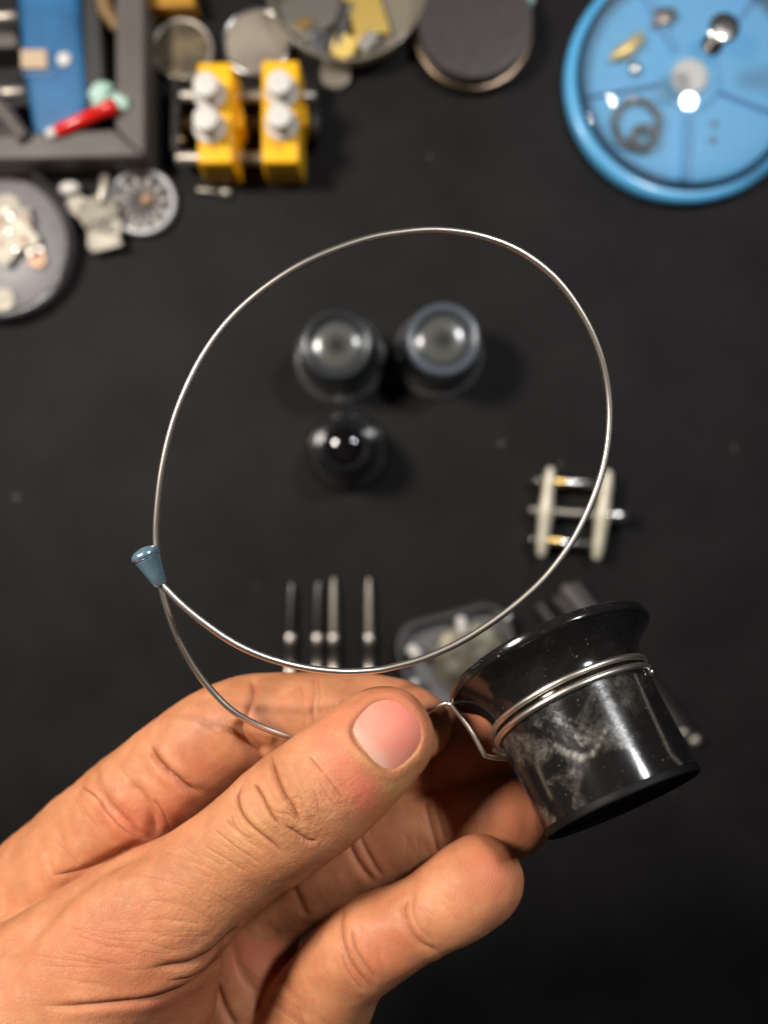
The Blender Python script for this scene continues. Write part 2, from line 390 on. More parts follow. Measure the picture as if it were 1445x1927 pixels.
def surface_nets(G):
    s = G < 0
    nx, ny, nz = G.shape
    c = np.zeros((nx - 1, ny - 1, nz - 1), np.uint8)
    for dx in (0, 1):
        for dy in (0, 1):
            for dz in (0, 1):
                c += s[dx:nx - 1 + dx, dy:ny - 1 + dy, dz:nz - 1 + dz]
    act = np.argwhere((c > 0) & (c < 8))
    idx = -np.ones(c.shape, np.int32); idx[act[:, 0], act[:, 1], act[:, 2]] = np.arange(len(act))
    acc = np.zeros((len(act), 3)); cnt = np.zeros(len(act))
    cor = [(i, j, k) for i in (0, 1) for j in (0, 1) for k in (0, 1)]
    val = {q: G[act[:, 0] + q[0], act[:, 1] + q[1], act[:, 2] + q[2]] for q in cor}
    for p in cor:
        for ax in range(3):
            if p[ax] == 0:
                q = list(p); q[ax] = 1; q = tuple(q)
                a, b = val[p], val[q]; m = (a < 0) != (b < 0)
                t = np.where(m, a / np.where(m, a - b, 1), 0)
                pt = np.repeat(np.array(p, float)[None], len(act), 0); pt[:, ax] += t
                acc[m] += pt[m]; cnt[m] += 1
    V = LO + H * (act + acc / cnt[:, None])
    Q = []
    for ax in range(3):
        sl0 = [slice(None)] * 3; sl1 = [slice(None)] * 3; sl0[ax] = slice(0, -1); sl1[ax] = slice(1, None)
        a = s[tuple(sl0)]; b = s[tuple(sl1)]
        e = np.argwhere(a != b)
        u, v = [(1, 2), (2, 0), (0, 1)][ax]
        ok = (e[:, u] > 0) & (e[:, v] > 0) & (e[:, u] < c.shape[u]) & (e[:, v] < c.shape[v]); e = e[ok]
        def g(du, dv):
            q = e.copy(); q[:, u] -= du; q[:, v] -= dv
            return idx[q[:, 0], q[:, 1], q[:, 2]]
        quad = np.stack([g(0, 0), g(1, 0), g(1, 1), g(0, 1)], 1)
        inside = a[e[:, 0], e[:, 1], e[:, 2]]
        quad[~inside] = quad[~inside][:, ::-1]
        Q.append(quad)
    return V, np.concatenate(Q)
# close the block at its outer faces
G[0] = G[-1] = 5; G[:, 0] = G[:, -1] = 5; G[:, :, 0] = G[:, :, -1] = 5
V, Q = surface_nets(G)
del G

def vnormals(V, Q):
    n = np.cross(V[Q[:, 2]] - V[Q[:, 0]], V[Q[:, 3]] - V[Q[:, 1]])
    out = np.zeros_like(V)
    for k in range(4): 
        for ax in range(3): out[:, ax] += np.bincount(Q[:, k], n[:, ax], len(V))
    return out / (np.linalg.norm(out, axis=1, keepdims=True) + 1e-12)
def relax(V, Q, it=3, lam=.5):
    for _ in range(it):
        acc = np.zeros_like(V); cnt = np.zeros(len(V))
        for k in range(4):
            j = Q[:, (k + 1) % 4]; i = Q[:, k]
            for (p, q) in ((i, j), (j, i)):
                for ax in range(3): acc[:, ax] += np.bincount(p, V[q][:, ax], len(V))
                cnt += np.bincount(p, minlength=len(V))
        V = V + lam * (acc / cnt[:, None] - V)
    return V
V = relax(V, Q, 3)
def subdivide(V, Q):
    n = len(V)
    E = np.concatenate([Q[:, [k, (k + 1) % 4]] for k in range(4)]); Es = np.sort(E, 1)
    key = Es[:, 0].astype(np.int64) * n + Es[:, 1]
    uk, inv = np.unique(key, return_inverse=True)
    e0, e1 = (uk // n).astype(int), (uk % n).astype(int)
    fc = V[Q].mean(1); em = (V[e0] + V[e1]) / 2
    V2 = np.concatenate([V, em, fc]); m = len(Q); eo = n; fo = n + len(uk)
    ei = inv.reshape(4, m) + eo; fi = np.arange(m) + fo
    Q2 = np.concatenate([np.stack([Q[:, k], ei[k], fi, ei[(k - 1) % 4]], 1) for k in range(4)])
    return V2, Q2
V, Q = subdivide(V, Q); V = relax(V, Q, 3, .5)

# which digit each vertex belongs to
names = list(CH); LB = np.zeros(len(V), int); best = np.full(len(V), 1e9)
for li, nm in enumerate(names):
    ch = CH[nm]; lo = ch[:, :3].min(0) - 22; hi = ch[:, :3].max(0) + 22
    m = np.where(np.all((V > lo) & (V < hi), 1))[0]
    d = np.full(len(m), 1e9); P = V[m]
    for a, b in zip(ch[:-1], ch[1:]): d = np.minimum(d, seg_dist(P[:, 0], P[:, 1], P[:, 2], a, b))
    u = d < best[m]; best[m[u]] = d[u]; LB[m[u]] = li
isin = lambda tags: np.isin(LB, [names.index(t) for t in tags.split()])
NR = vnormals(V, Q)
dd = CAMH - V[:, 2]
vx = V[:, 0] / dd * F + 722.5; vy = -V[:, 1] / dd * F + 963.5
front = sstep(NR[:, 2], -0.15, 0.25)

def poly_dist(idx, pts):
    """distance in photo pixels to a polyline and running parameter 0..1"""
    P = smooth_path(pts, 5); best = np.full(len(idx), 1e9); par = np.zeros(len(idx)); n = len(P) - 1
    side = np.zeros(len(idx))
    for i in range(n):
        a, b = P[i], P[i + 1]; ab = b - a; L2 = ab @ ab + 1e-9
        t = np.clip(((vx[idx] - a[0]) * ab[0] + (vy[idx] - a[1]) * ab[1]) / L2, 0, 1)
        ex = vx[idx] - a[0] - ab[0] * t; ey = vy[idx] - a[1] - ab[1] * t
        d = np.hypot(ex, ey); u = d < best
        best[u] = d[u]; par[u] = (i + t[u]) / n; side[u] = np.sign(ex[u] * ab[1] - ey[u] * ab[0])
    return best, par, side

disp = np.zeros(len(V)); crease = np.zeros(len(V)); cdist = np.full(len(V), 40.0); cstr = np.zeros(len(V))
def groove(tags, pts, depth, w, puff=.22, fade=.18, tint=1.0, line=None):
    depth = depth * .72
    a = np.array(pts, float); pad = w * 6 + 4
    m = np.where((vx > a[:, 0].min() - pad) & (vx < a[:, 0].max() + pad) & (vy > a[:, 1].min() - pad) & (vy < a[:, 1].max() + pad) & isin(tags) & (NR[:, 2] > -.2))[0]
    if not len(m): return
    d, t, s = poly_dist(m, [np.array(p, float) for p in pts])
    en = sstep(t, 0, fade) * (1 - sstep(t, 1 - fade, 1)) if fade > 0 else 1.0
    g = np.exp(-(d / w) ** 2)
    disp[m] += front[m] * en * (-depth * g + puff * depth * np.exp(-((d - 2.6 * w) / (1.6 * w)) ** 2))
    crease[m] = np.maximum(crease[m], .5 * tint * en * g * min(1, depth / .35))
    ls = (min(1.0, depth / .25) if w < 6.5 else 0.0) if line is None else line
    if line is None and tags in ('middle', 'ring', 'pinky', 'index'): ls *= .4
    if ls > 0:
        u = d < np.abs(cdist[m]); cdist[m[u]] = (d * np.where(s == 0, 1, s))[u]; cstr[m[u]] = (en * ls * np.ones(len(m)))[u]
def bump(tags, c, r, h, r2=None, ang=0):
    r2 = r2 or r; ca, sa = math.cos(ang), math.sin(ang)
    m = np.where(isin(tags) & (np.abs(vx - c[0]) < 3 * max(r, r2)) & (np.abs(vy - c[1]) < 3 * max(r, r2)) & (NR[:, 2] > -.2))[0]
    dx = vx[m] - c[0]; dy = vy[m] - c[1]; u = dx * ca + dy * sa; v = -dx * sa + dy * ca
    disp[m] += front[m] * h * np.exp(-(u / r) ** 2 - (v / r2) ** 2)

TT = 'thumb thenar'
# thumb knuckle folds
groove(TT, [(508, 1412), (514, 1440), (525, 1473), (535, 1493), (545, 1508), (554, 1520), (560, 1535), (574, 1558)], .75, 4.6)
groove(TT, [(474, 1470), (485, 1485), (495, 1502), (504, 1520), (516, 1539), (531, 1556)], .5, 4.0)
groove(TT, [(535, 1552), (558, 1568), (581, 1583), (598, 1584)], .4, 4.0)
groove(TT, [(462, 1470), (448, 1491), (447, 1508), (456, 1533), (471, 1552), (491, 1570), (516, 1591), (541, 1614)], .52, 4.4)
groove(TT, [(581, 1421), (593, 1437), (612, 1458)], .16, 3.4)
groove(TT, [(590, 1484), (597, 1504), (600, 1532)], .10, 4.0)
groove(TT, [(610, 1456), (628, 1480), (648, 1506)], .14, 3.4)
groove(TT, [(600, 1470), (618, 1500), (636, 1522)], .10, 3.2)
groove(TT, [(542, 1508), (560, 1500), (575, 1505)], .10, 3.2)
groove(TT, [(500, 1512), (520, 1528), (545, 1532), (560, 1545)], .12, 3.4)
groove(TT, [(423, 1542), (450, 1566), (479, 1583)], .12, 3.4)
groove(TT, [(398, 1556), (440, 1592), (497, 1630)], .13, 3.6)
groove(TT, [(436, 1530), (440, 1550), (462, 1580), (500, 1606)], .10, 3.4)
groove(TT, [(380, 1590), (430, 1620), (470, 1644)], .10, 3.6)
bump(TT, (515, 1535), 26, .35, 40, .9)
bump(TT, (575, 1505), 30, .30, 44, .9)
# fine transverse wrinkles over the thumb base
for i in range(34):
    t = rng.uniform(0, 1); cx = 430 - 300 * t + rng.uniform(-70, 70); cy = 1640 + 170 * t + rng.uniform(-55, 75)
    L_ = rng.uniform(28, 70); an = rng.uniform(-.05, .35) + (0.35 if cx > 350 else 0)
    groove(TT, [(cx - L_ * math.cos(an), cy - L_ * math.sin(an)), (cx, cy + rng.uniform(-4, 4)), (cx + L_ * math.cos(an), cy + L_ * math.sin(an))], rng.uniform(.035, .065), 3.6, tint=.2, line=.14)
# folds at the thumb base
groove(TT, [(452, 1738), (419, 1774), (386, 1799), (345, 1816), (275, 1823)], .75, 6, puff=.3)
groove(TT, [(425, 1790), (400, 1816), (374, 1838), (332, 1863), (266, 1884), (166, 1894), (60, 1894)], .8, 6, puff=.3)
groove(TT, [(425, 1775), (395, 1812), (360, 1832), (310, 1842)], .3, 5)
bump(TT, (330, 1845), 60, .7, 16, -.35)
# web between thumb and index
groove('thumb thenar palm index', [(300, 1583), (233, 1612), (174, 1644), (133, 1677), (95, 1712), (54, 1762), (15, 1822)], 1.8, 17, puff=.35, tint=.25)
groove('thumb thenar palm index', [(260, 1592), (200, 1622), (150, 1640), (95, 1648)], .5, 6, tint=.5)
# palm folds beside the index knuckle
IP = 'index palm middle thumb'
groove(IP, [(280, 1400), (292, 1424), (311, 1446), (333, 1464), (353, 1481), (388, 1500)], 1.1, 6, puff=.3)
groove(IP, [(186, 1420), (183, 1471), (199, 1506), (224, 1532), (249, 1556), (276, 1586)], .9, 7, puff=.3)
groove(IP, [(240, 1470), (268, 1500), (286, 1530), (294, 1578)], .8, 9, puff=.5, tint=.5)
groove(IP, [(150, 1478), (180, 1500), (210, 1540), (262, 1580)], .25, 4)
groove(IP, [(290, 1500), (310, 1530), (320, 1570)], .25, 6, tint=.4)
bump(IP, (215, 1480), 16, .9, 42, -.5)
bump(IP, (330, 1520), 40, .9, 26, .8)
# index creases
groove('index', [(468, 1270), (478, 1300), (466, 1345), (455, 1362), (462, 1392), (492, 1425)], .5, 6, puff=.22)
groove('index', [(448, 1350), (458, 1382), (478, 1404), (505, 1424)], 1.7, 13, puff=.35)
groove('index', [(590, 1268), (593, 1300), (590, 1340), (595, 1380)], .18, 4)
groove('index', [(598, 1268), (602, 1300), (600, 1340)], .14, 4)
groove('index', [(480, 1290), (560, 1300), (660, 1292), (740, 1300)], .22, 12, tint=.3)
# middle, ring, pinky creases
groove('middle', [(800, 1380), (815, 1420), (810, 1470)], .3, 5)
groove('ring', [(652, 1560), (660, 1595), (676, 1628), (708, 1664)], .55, 6, puff=.3)
groove('ring', [(672, 1556), (684, 1592), (704, 1628), (722, 1652)], .45, 5, puff=.22)
groove('ring', [(800, 1500), (806, 1540), (818, 1585), (830, 1625)], .32, 5)
groove('ring', [(818, 1500), (826, 1540), (838, 1585)], .22, 5)
groove('ring', [(540, 1650), (556, 1680), (566, 1705), (580, 1730)], .4, 7)
groove('pinky', [(768, 1688), (762, 1712), (770, 1745), (792, 1775), (842, 1800)], .5, 6, puff=.25)
groove('pinky', [(782, 1676), (778, 1710), (790, 1745), (820, 1778)], .22, 5)
groove('pinky', [(650, 1700), (641, 1745), (648, 1785), (668, 1825), (712, 1875)], .5, 6, puff=.25)
groove('pinky', [(660, 1742), (668, 1785), (690, 1820), (715, 1850)], .38, 5, puff=.22)
groove('pinky', [(640, 1790), (655, 1830), (690, 1870)], .25, 4)
bump('pinky', (900, 1650), 50, .5)
bump('ring', (960, 1525), 45, .4)
# palm patch under the thumb
HH = 'heel palm ring pinky'
groove(HH, [(404, 1850), (420, 1895), (446, 1940)], .9, 7, puff=.3)
groove(HH, [(430, 1760), (450, 1820), (480, 1870), (500, 1927)], .5, 10, tint=.4)
groove(HH, [(520, 1740), (520, 1800), (548, 1870), (580, 1927)], .35, 9, tint=.4)
for i in range(14):
    x0 = 438 + i * 9; y0 = 1800 + i * 7
    groove(HH, [(x0, y0), (x0 + 12, y0 + 30), (x0 + 30, y0 + 62)], .10, 3.2, tint=.1)
for tg, (x0, y0), (x1, y1), n_ in (('pinky', (600, 1840), (880, 1680), 16), ('ring', (640, 1610), (930, 1540), 14), ('index', (500, 1340), (720, 1330), 10), ('index', (230, 1500), (420, 1370), 12), ('palm index', (60, 1640), (260, 1540), 12), ('palm index thumb', (80, 1560), (260, 1480), 10)):
    for _ in range(n_):
        t = rng.uniform(0, 1); cx = x0 + (x1 - x0) * t + rng.uniform(-12, 12); cy = y0 + (y1 - y0) * t + rng.uniform(-40, 40)
        an = math.atan2(y1 - y0, x1 - x0) + math.pi / 2 + rng.uniform(-.35, .35); L_ = rng.uniform(12, 34)
        groove(tg, [(cx - L_ * math.cos(an), cy - L_ * math.sin(an)), (cx + rng.uniform(-4, 4), cy), (cx + L_ * math.cos(an), cy + L_ * math.sin(an))], rng.uniform(.03, .075), 3.8, tint=.25, line=.10)
# nail bed of the thumb: flatten, sink and raise the folds around it
na = np.array([.72, -.694]); nb = np.array([.694, .72]); nc = np.array([722., 1388.])
m = np.where(isin(TT) & (NR[:, 2] > 0))[0]
u = (vx[m] - nc[0]) * na[0] + (vy[m] - nc[1]) * na[1]; v = (vx[m] - nc[0]) * nb[0] + (vy[m] - nc[1]) * nb[1]
def nail_shape(u, v):   # <1 inside the nail outline
    u0 = (u - 12) / 60.0; v0 = v / 65.0
    a, b = np.abs(u0), np.abs(v0)
    return np.where(u0 > 0, (a ** 2.3 + b ** 2.3) ** (1 / 2.3), (a ** 3.4 + b ** 3.4) ** (1 / 3.4))
ns = nail_shape(u, v)
disp[m] += -.62 * (1 - sstep(ns, .93, 1.04)) + .12 * np.exp(-((ns - 1.15) / .10) ** 2)
crease[m] = np.maximum(crease[m], .5 * np.exp(-((ns - 1.03) / .04) ** 2))
ph = V * .001
lf = np.zeros(len(V))
for fr, am in ((380., .08), (760., .035), (1500., .012)):
    for q in range(5):
        dr = rng.normal(size=3); dr /= np.linalg.norm(dr); lf += am * .45 * np.sin(ph @ dr * fr * (1 + .3 * q) + rng.uniform(0, 6.3))
disp += lf
lfn = lf[m] * (1 - sstep(ns, 1.0, 1.35)); disp[m] -= lfn
V2 = V + NR * disp[:, None]

# colour of the skin itself
def spot(tags, c, r, r2=None, ang=0):
    r2 = r2 or r; ca, sa = math.cos(ang), math.sin(ang)
    dx = vx - c[0]; dy = vy - c[1]
    return np.exp(-((dx * ca + dy * sa) / r) ** 2 - ((-dx * sa + dy * ca) / r2) ** 2) * isin(tags)
red = (.95 * spot(TT, (684, 1492), 36, 52, -.6) + .55 * spot(TT, (632, 1425), 40, 50) + .5 * spot(TT, (760, 1330), 70, 40, .6) + .4 * spot(TT, (630, 1360), 40, 24, -.7)
       + .5 * spot('pinky', (925, 1640), 60) + .45 * spot('ring', (975, 1535), 60) + .4 * spot('middle', (900, 1395), 80)
       + .65 * spot('palm index thumb', (235, 1545), 60, 36, .6) + .6 * spot('palm middle index', (335, 1530), 60, 50) + .25 * spot('index', (360, 1440), 70, 40)
       + .6 * spot('heel palm', (480, 1770), 60, 110) + .4 * spot('pinky', (720, 1790), 60) + .4 * spot(TT, (300, 1890), 110, 34)
       + .3 * spot(TT, (210, 1790), 130, 70) + .3 * spot('ring', (690, 1620), 40))
yel = .38 * spot(TT, (684, 1428), 11, 50, -.767) + .5 * spot(TT, (750, 1480), 40, 20, -.8) + .25 * spot(TT, (480, 1560), 120, 50, -.7) + .9 * spot('index', (842, 1372), 16, 34)
knuckle = np.clip(1.0 * spot(TT, (560, 1520), 62, 70) + .5 * spot(TT, (640, 1490), 40, 50) + .35 * spot(TT, (430, 1640), 130, 70, -.7) + .25 * spot(TT, (300, 1760), 160, 90) + .35 * spot('palm index', (240, 1520), 70), 0, 1)
palmar = isin('index middle ring pinky palm heel').astype(float)

def skin_material():
    m = bpy.data.materials.new('skin'); m.use_nodes = True
    nt = m.node_tree; b = nt.nodes['Principled BSDF']; L = nt.links; nd = nt.nodes
    def attr(n):
        a = nd.new('ShaderNodeAttribute'); a.attribute_name = n; return a.outputs['Fac']
    def mix(f, A, B):
        x = nd.new('ShaderNodeMix'); x.data_type = 'RGBA'
        if isinstance(f, float): x.inputs['Factor'].default_value = f
        else: L.new(f, x.inputs['Factor'])
        for s, q in (('A', A), ('B', B)):
            if isinstance(q, tuple): x.inputs[s].default_value = (*q, 1)
            else: L.new(q, x.inputs[s])
        return x.outputs['Result']
    tc = nd.new('ShaderNodeTexCoord')
    def noise(sc, det=4, rough=.5):
        n = nd.new('ShaderNodeTexNoise'); n.inputs['Scale'].default_value = sc; n.inputs['Detail'].default_value = det; n.inputs['Roughness'].default_value = rough
        L.new(tc.outputs['Object'], n.inputs['Vector']); return n.outputs['Fac']
    def rng_(x, a, b_, c, d):
        r = nd.new('ShaderNodeMapRange'); r.inputs['From Min'].default_value = a; r.inputs['From Max'].default_value = b_
        r.inputs['To Min'].default_value = c; r.inputs['To Max'].default_value = d; L.new(x, r.inputs['Value']); return r.outputs['Result']
    def math_(op, a, b_):
        x = nd.new('ShaderNodeMath'); x.operation = op
        for i, q in enumerate((a, b_)):
            if isinstance(q, float): x.inputs[i].default_value = q
            else: L.new(q, x.inputs[i])
        return x.outputs[0]
    c = mix(rng_(noise(95, 7, .62), .36, .64, 0, 1), (.41, .162, .068), (.57, .25, .115))
    c = mix(rng_(noise(420, 3), .4, .7, 0, .35), c, (.50, .135, .065))
    c = mix(math_('MULTIPLY', attr('red'), .85), c, (.60, .150, .085))
    c = mix(attr('yel'), c, (.62, .36, .13))
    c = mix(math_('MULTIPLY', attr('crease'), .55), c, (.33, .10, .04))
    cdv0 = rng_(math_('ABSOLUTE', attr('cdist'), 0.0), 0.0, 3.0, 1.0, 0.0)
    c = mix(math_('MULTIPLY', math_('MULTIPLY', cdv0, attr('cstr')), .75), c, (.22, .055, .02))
    L.new(c, b.inputs['Base Color'])
    b.inputs['Subsurface Weight'].default_value = .30
    b.inputs['Subsurface Radius'].default_value = (1.0, .35, .18)
    b.inputs['Subsurface Scale'].default_value = .0022
    L.new(rng_(noise(700, 3), .3, .7, .48, .66), b.inputs['Roughness'])
    b.inputs['Specular IOR Level'].default_value = .36
    # skin relief: fine cells, pores, and the ridges of the palm side
    vo = nd.new('ShaderNodeTexVoronoi'); vo.feature = 'DISTANCE_TO_EDGE'; vo.inputs['Scale'].default_value = 1900
    mp = nd.new('ShaderNodeMapping'); mp.inputs['Rotation'].default_value = (0, 0, math.radians(-48)); mp.inputs['Scale'].default_value = (1.0, .5, 1.0)
    wv_n = nd.new('ShaderNodeTexNoise'); wv_n.inputs['Scale'].default_value = 240; wv_n.inputs['Detail'].default_value = 2
    L.new(tc.outputs['Object'], mp.inputs['Vector'])
    add = nd.new('ShaderNodeVectorMath'); add.operation = 'MULTIPLY_ADD'; add.inputs[1].default_value = (.0012, .0012, .0012)
    L.new(tc.outputs['Object'], wv_n.inputs['Vector']); L.new(wv_n.outputs['Color'], add.inputs[0]); L.new(mp.outputs['Vector'], add.inputs[2])
    L.new(add.outputs[0], vo.inputs['Vector'])
    cell = rng_(vo.outputs['Distance'], 0.0, .16, 0.0, 1.0)
    wave = nd.new('ShaderNodeTexWave'); wave.inputs['Scale'].default_value = 640; wave.inputs['Distortion'].default_value = 14
    wave.inputs['Detail'].default_value = 2; wave.inputs['Detail Scale'].default_value = .25
    mp2 = nd.new('ShaderNodeMapping'); mp2.inputs['Rotation'].default_value = (0, 0, math.radians(25)); L.new(tc.outputs['Object'], mp2.inputs['Vector']); L.new(mp2.outputs[0], wave.inputs['Vector'])
    cdv = rng_(math_('ABSOLUTE', attr('cdist'), 0.0), 0.0, 3.2, 1.0, 0.0)
    line = math_('MULTIPLY', math_('MULTIPLY', cdv, cdv), attr('cstr'))
    pal = attr('palmar'); inv = math_('SUBTRACT', 1.0, pal)
    h = math_('ADD', math_('MULTIPLY', cell, math_('MULTIPLY', inv, .38)), math_('MULTIPLY', wave.outputs['Fac'], math_('MULTIPLY', pal, .22)))
    h = math_('ADD', h, math_('MULTIPLY', noise(1700, 3, .6), .5))
    h = math_('ADD', h, math_('MULTIPLY', noise(330, 3, .6), 1.3))
    kn = attr('knuckle')
    h = math_('ADD', h, math_('MULTIPLY', noise(520, 5, .7), math_('MULTIPLY', kn, 9.0)))
    h = math_('SUBTRACT', h, math_('MULTIPLY', line, 2.6))
    bp = nd.new('ShaderNodeBump'); bp.inputs['Strength'].default_value = .55; bp.inputs['Distance'].default_value = .00016
    L.new(h, bp.inputs['Height']); L.new(bp.outputs['Normal'], b.inputs['Normal'])
    return m
def mesh_np(name, V, Q, org, mat):
    me = bpy.data.meshes.new(name)
    me.vertices.add(len(V)); me.vertices.foreach_set('co', ((V - org) * MM).astype(np.float32).ravel())
    k = Q.shape[1]; me.loops.add(Q.size); me.loops.foreach_set('vertex_index', Q.astype(np.int32).ravel())
    me.polygons.add(len(Q)); me.polygons.foreach_set('loop_start', np.arange(0, Q.size, k, dtype=np.int32))
    me.polygons.foreach_set('loop_total', np.full(len(Q), k, np.int32))
    me.update(calc_edges=True); me.validate(); me.shade_smooth(); me.materials.append(mat)
    o = bpy.data.objects.new(name, me); COL.objects.link(o); return o
horg = np.array([V2[:, 0].mean(), V2[:, 1].mean(), V2[:, 2].mean()])
hand = mesh_np('person', V2, Q, horg, skin_material())
hand.location = Vector([float(x) for x in horg * MM])
hand['label'] = "person's bare hand reaching in, pinching the loupe's steel wire between thumb and forefinger"
hand['category'] = 'person'
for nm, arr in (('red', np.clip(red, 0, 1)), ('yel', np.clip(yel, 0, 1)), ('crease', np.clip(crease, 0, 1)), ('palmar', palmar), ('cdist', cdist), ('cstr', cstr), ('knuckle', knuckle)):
    at = hand.data.attributes.new(nm, 'FLOAT', 'POINT'); at.data.foreach_set('value', arr.astype(np.float32))

# thumb nail: a curved plate set into the nail bed
def nail_plate():
    mb = MB(); R, A_ = 22, 72
    msk = np.where(isin('thumb') & (NR[:, 2] > .2))[0]
    U = (vx[msk] - nc[0]) * na[0] + (vy[msk] - nc[1]) * na[1]; Vv = (vx[msk] - nc[0]) * nb[0] + (vy[msk] - nc[1]) * nb[1]
    ins = (np.abs(U) < 85) & (np.abs(Vv) < 85)
    A = np.stack([np.ones(ins.sum()), U[ins], Vv[ins], U[ins] ** 2, U[ins] * Vv[ins], Vv[ins] ** 2, Vv[ins] ** 4, U[ins] ** 3, U[ins] * Vv[ins] ** 2], 1)
    co, *_ = np.linalg.lstsq(A, V[msk][ins][:, 2], rcond=None)
    def z(u, v): return co @ np.array([1, u, v, u * u, u * v, v * v, v ** 4, u ** 3, u * v * v])
    def pt(u, v, off):
        p = nc + na * u + nb * v; zz = z(u, v) + off; return W(p[0], p[1], CAMH - zz)
    rows = []
    for i in range(R + 1):
        f = i / R; row = []
        for k in range(A_):
            a = 2 * math.pi * k / A_; c_, s_ = math.cos(a), math.sin(a)
            p = 2.3 if c_ > 0 else 3.4
            rr = 1.0 / (abs(c_) ** p + abs(s_) ** p) ** (1 / p)
            uu = 12 + 60 * rr * c_ * f; vv = 65 * rr * s_ * f
            off = -.12 - .22 * (abs(vv) / 66) ** 3 - .25 * max(0, -uu / 48) ** 4 + .02
            if i == R: off -= .25
            row.append(pt(uu, vv, off))
        rows.append(row)
    vs_ = [q for r in rows for q in r]; fs = []
    for i in range(R):
        for k in range(A_):
            k2 = (k + 1) % A_; fs.append((i * A_ + k, (i + 1) * A_ + k, (i + 1) * A_ + k2, i * A_ + k2))
    # underside edge
    n = len(vs_); vs_ += [tuple(np.array(q) - np.array([0, 0, .5])) for q in rows[-1]]
    for k in range(A_):
        k2 = (k + 1) % A_; fs.append((R * A_ + k, n + k, n + k2, R * A_ + k2))
    mb.add(vs_, fs)
    return mb
def nail_material(org):
    m = bpy.data.materials.new('nail'); m.use_nodes = True
    nt = m.node_tree; b = nt.nodes['Principled BSDF']; L = nt.links; nd = nt.nodes
    tc = nd.new('ShaderNodeTexCoord')
    # local frame running along the thumb
    mp = nd.new('ShaderNodeMapping'); mp.vector_type = 'TEXTURE'
    c0 = (W(nc[0], nc[1], 127) - org) * MM
    mp.inputs['Location'].default_value = tuple(c0); mp.inputs['Rotation'].default_value = (0, 0, math.atan2(-na[1], na[0]))
    L.new(tc.outputs['Object'], mp.inputs['Vector'])
    sx = nd.new('ShaderNodeSeparateXYZ'); L.new(mp.outputs['Vector'], sx.inputs[0])
    r = nd.new('ShaderNodeValToRGB'); mr = nd.new('ShaderNodeMapRange')
    mr.inputs['From Min'].default_value = -.0044; mr.inputs['From Max'].default_value = .0070
    yy = nd.new('ShaderNodeMath'); yy.operation = 'POWER'; yy.inputs[1].default_value = 2; L.new(sx.outputs['Y'], yy.inputs[0])
    y2 = nd.new('ShaderNodeMath'); y2.operation = 'MULTIPLY_ADD'; y2.inputs[1].default_value = 45.0; L.new(yy.outputs[0], y2.inputs[0]); L.new(sx.outputs['X'], y2.inputs[2])
    L.new(y2.outputs[0], mr.inputs['Value']); L.new(mr.outputs[0], r.inputs['Fac'])
    e = r.color_ramp.elements; e[0].position = 0; e[0].color = (.58, .33, .235, 1); e[1].position = .13; e[1].color = (.62, .34, .25, 1)
    for p, c in ((.28, (.64, .24, .17)), (.62, (.70, .215, .15)), (.86, (.68, .215, .145)), (.94, (.56, .25, .16)), (1.0, (.62, .40, .30))):
        q = e.new(p); q.color = (*c, 1)
    n = nd.new('ShaderNodeTexNoise'); n.inputs['Scale'].default_value = 150; n.inputs['Detail'].default_value = 3; L.new(tc.outputs['Object'], n.inputs['Vector'])
    mx = nd.new('ShaderNodeMix'); mx.data_type = 'RGBA'; mx.blend_type = 'MIX'
    rr = nd.new('ShaderNodeMapRange'); rr.inputs['From Min'].default_value = .4; rr.inputs['From Max'].default_value = .75; rr.inputs['To Max'].default_value = .4; L.new(n.outputs['Fac'], rr.inputs['Value'])
    L.new(rr.outputs[0], mx.inputs['Factor']); L.new(r.outputs['Color'], mx.inputs['A']); mx.inputs['B'].default_value = (.74, .36, .26, 1)
    L.new(mx.outputs['Result'], b.inputs['Base Color'])
    b.inputs['Roughness'].default_value = .52; b.inputs['Specular IOR Level'].default_value = .2
    b.inputs['Subsurface Weight'].default_value = .2; b.inputs['Subsurface Scale'].default_value = .001
    # lengthwise ridges
    w = nd.new('ShaderNodeTexNoise'); mp3 = nd.new('ShaderNodeMapping'); mp3.inputs['Scale'].default_value = (60, 1300, 60)
    L.new(mp.outputs['Vector'], mp3.inputs['Vector']); L.new(mp3.outputs[0], w.inputs['Vector']); w.inputs['Scale'].default_value = 1.0
    bp = nd.new('ShaderNodeBump'); bp.inputs['Strength'].default_value = .35; bp.inputs['Distance'].default_value = .0001
    L.new(w.outputs['Fac'], bp.inputs['Height']); L.new(bp.outputs['Normal'], b.inputs['Normal'])
    return m
nail = mk('thumb_nail', nail_plate(), nail_material(horg), parent=hand)

# ------------------------------------------------------------------ the loupe held in the hand
AX = np.array([math.cos(math.radians(30)) * .40, -math.cos(math.radians(30)) * .915, math.sin(math.radians(30))]); AX /= np.linalg.norm(AX)
RC = W(1030, 1236, 141.0)                                   # centre of the eye rim
def at(s): return RC + AX * s
loupe = thing('eye_loupe', 'scuffed glossy black loupe held up by its steel wire loop in front of the fingers', 'loupe', RC)

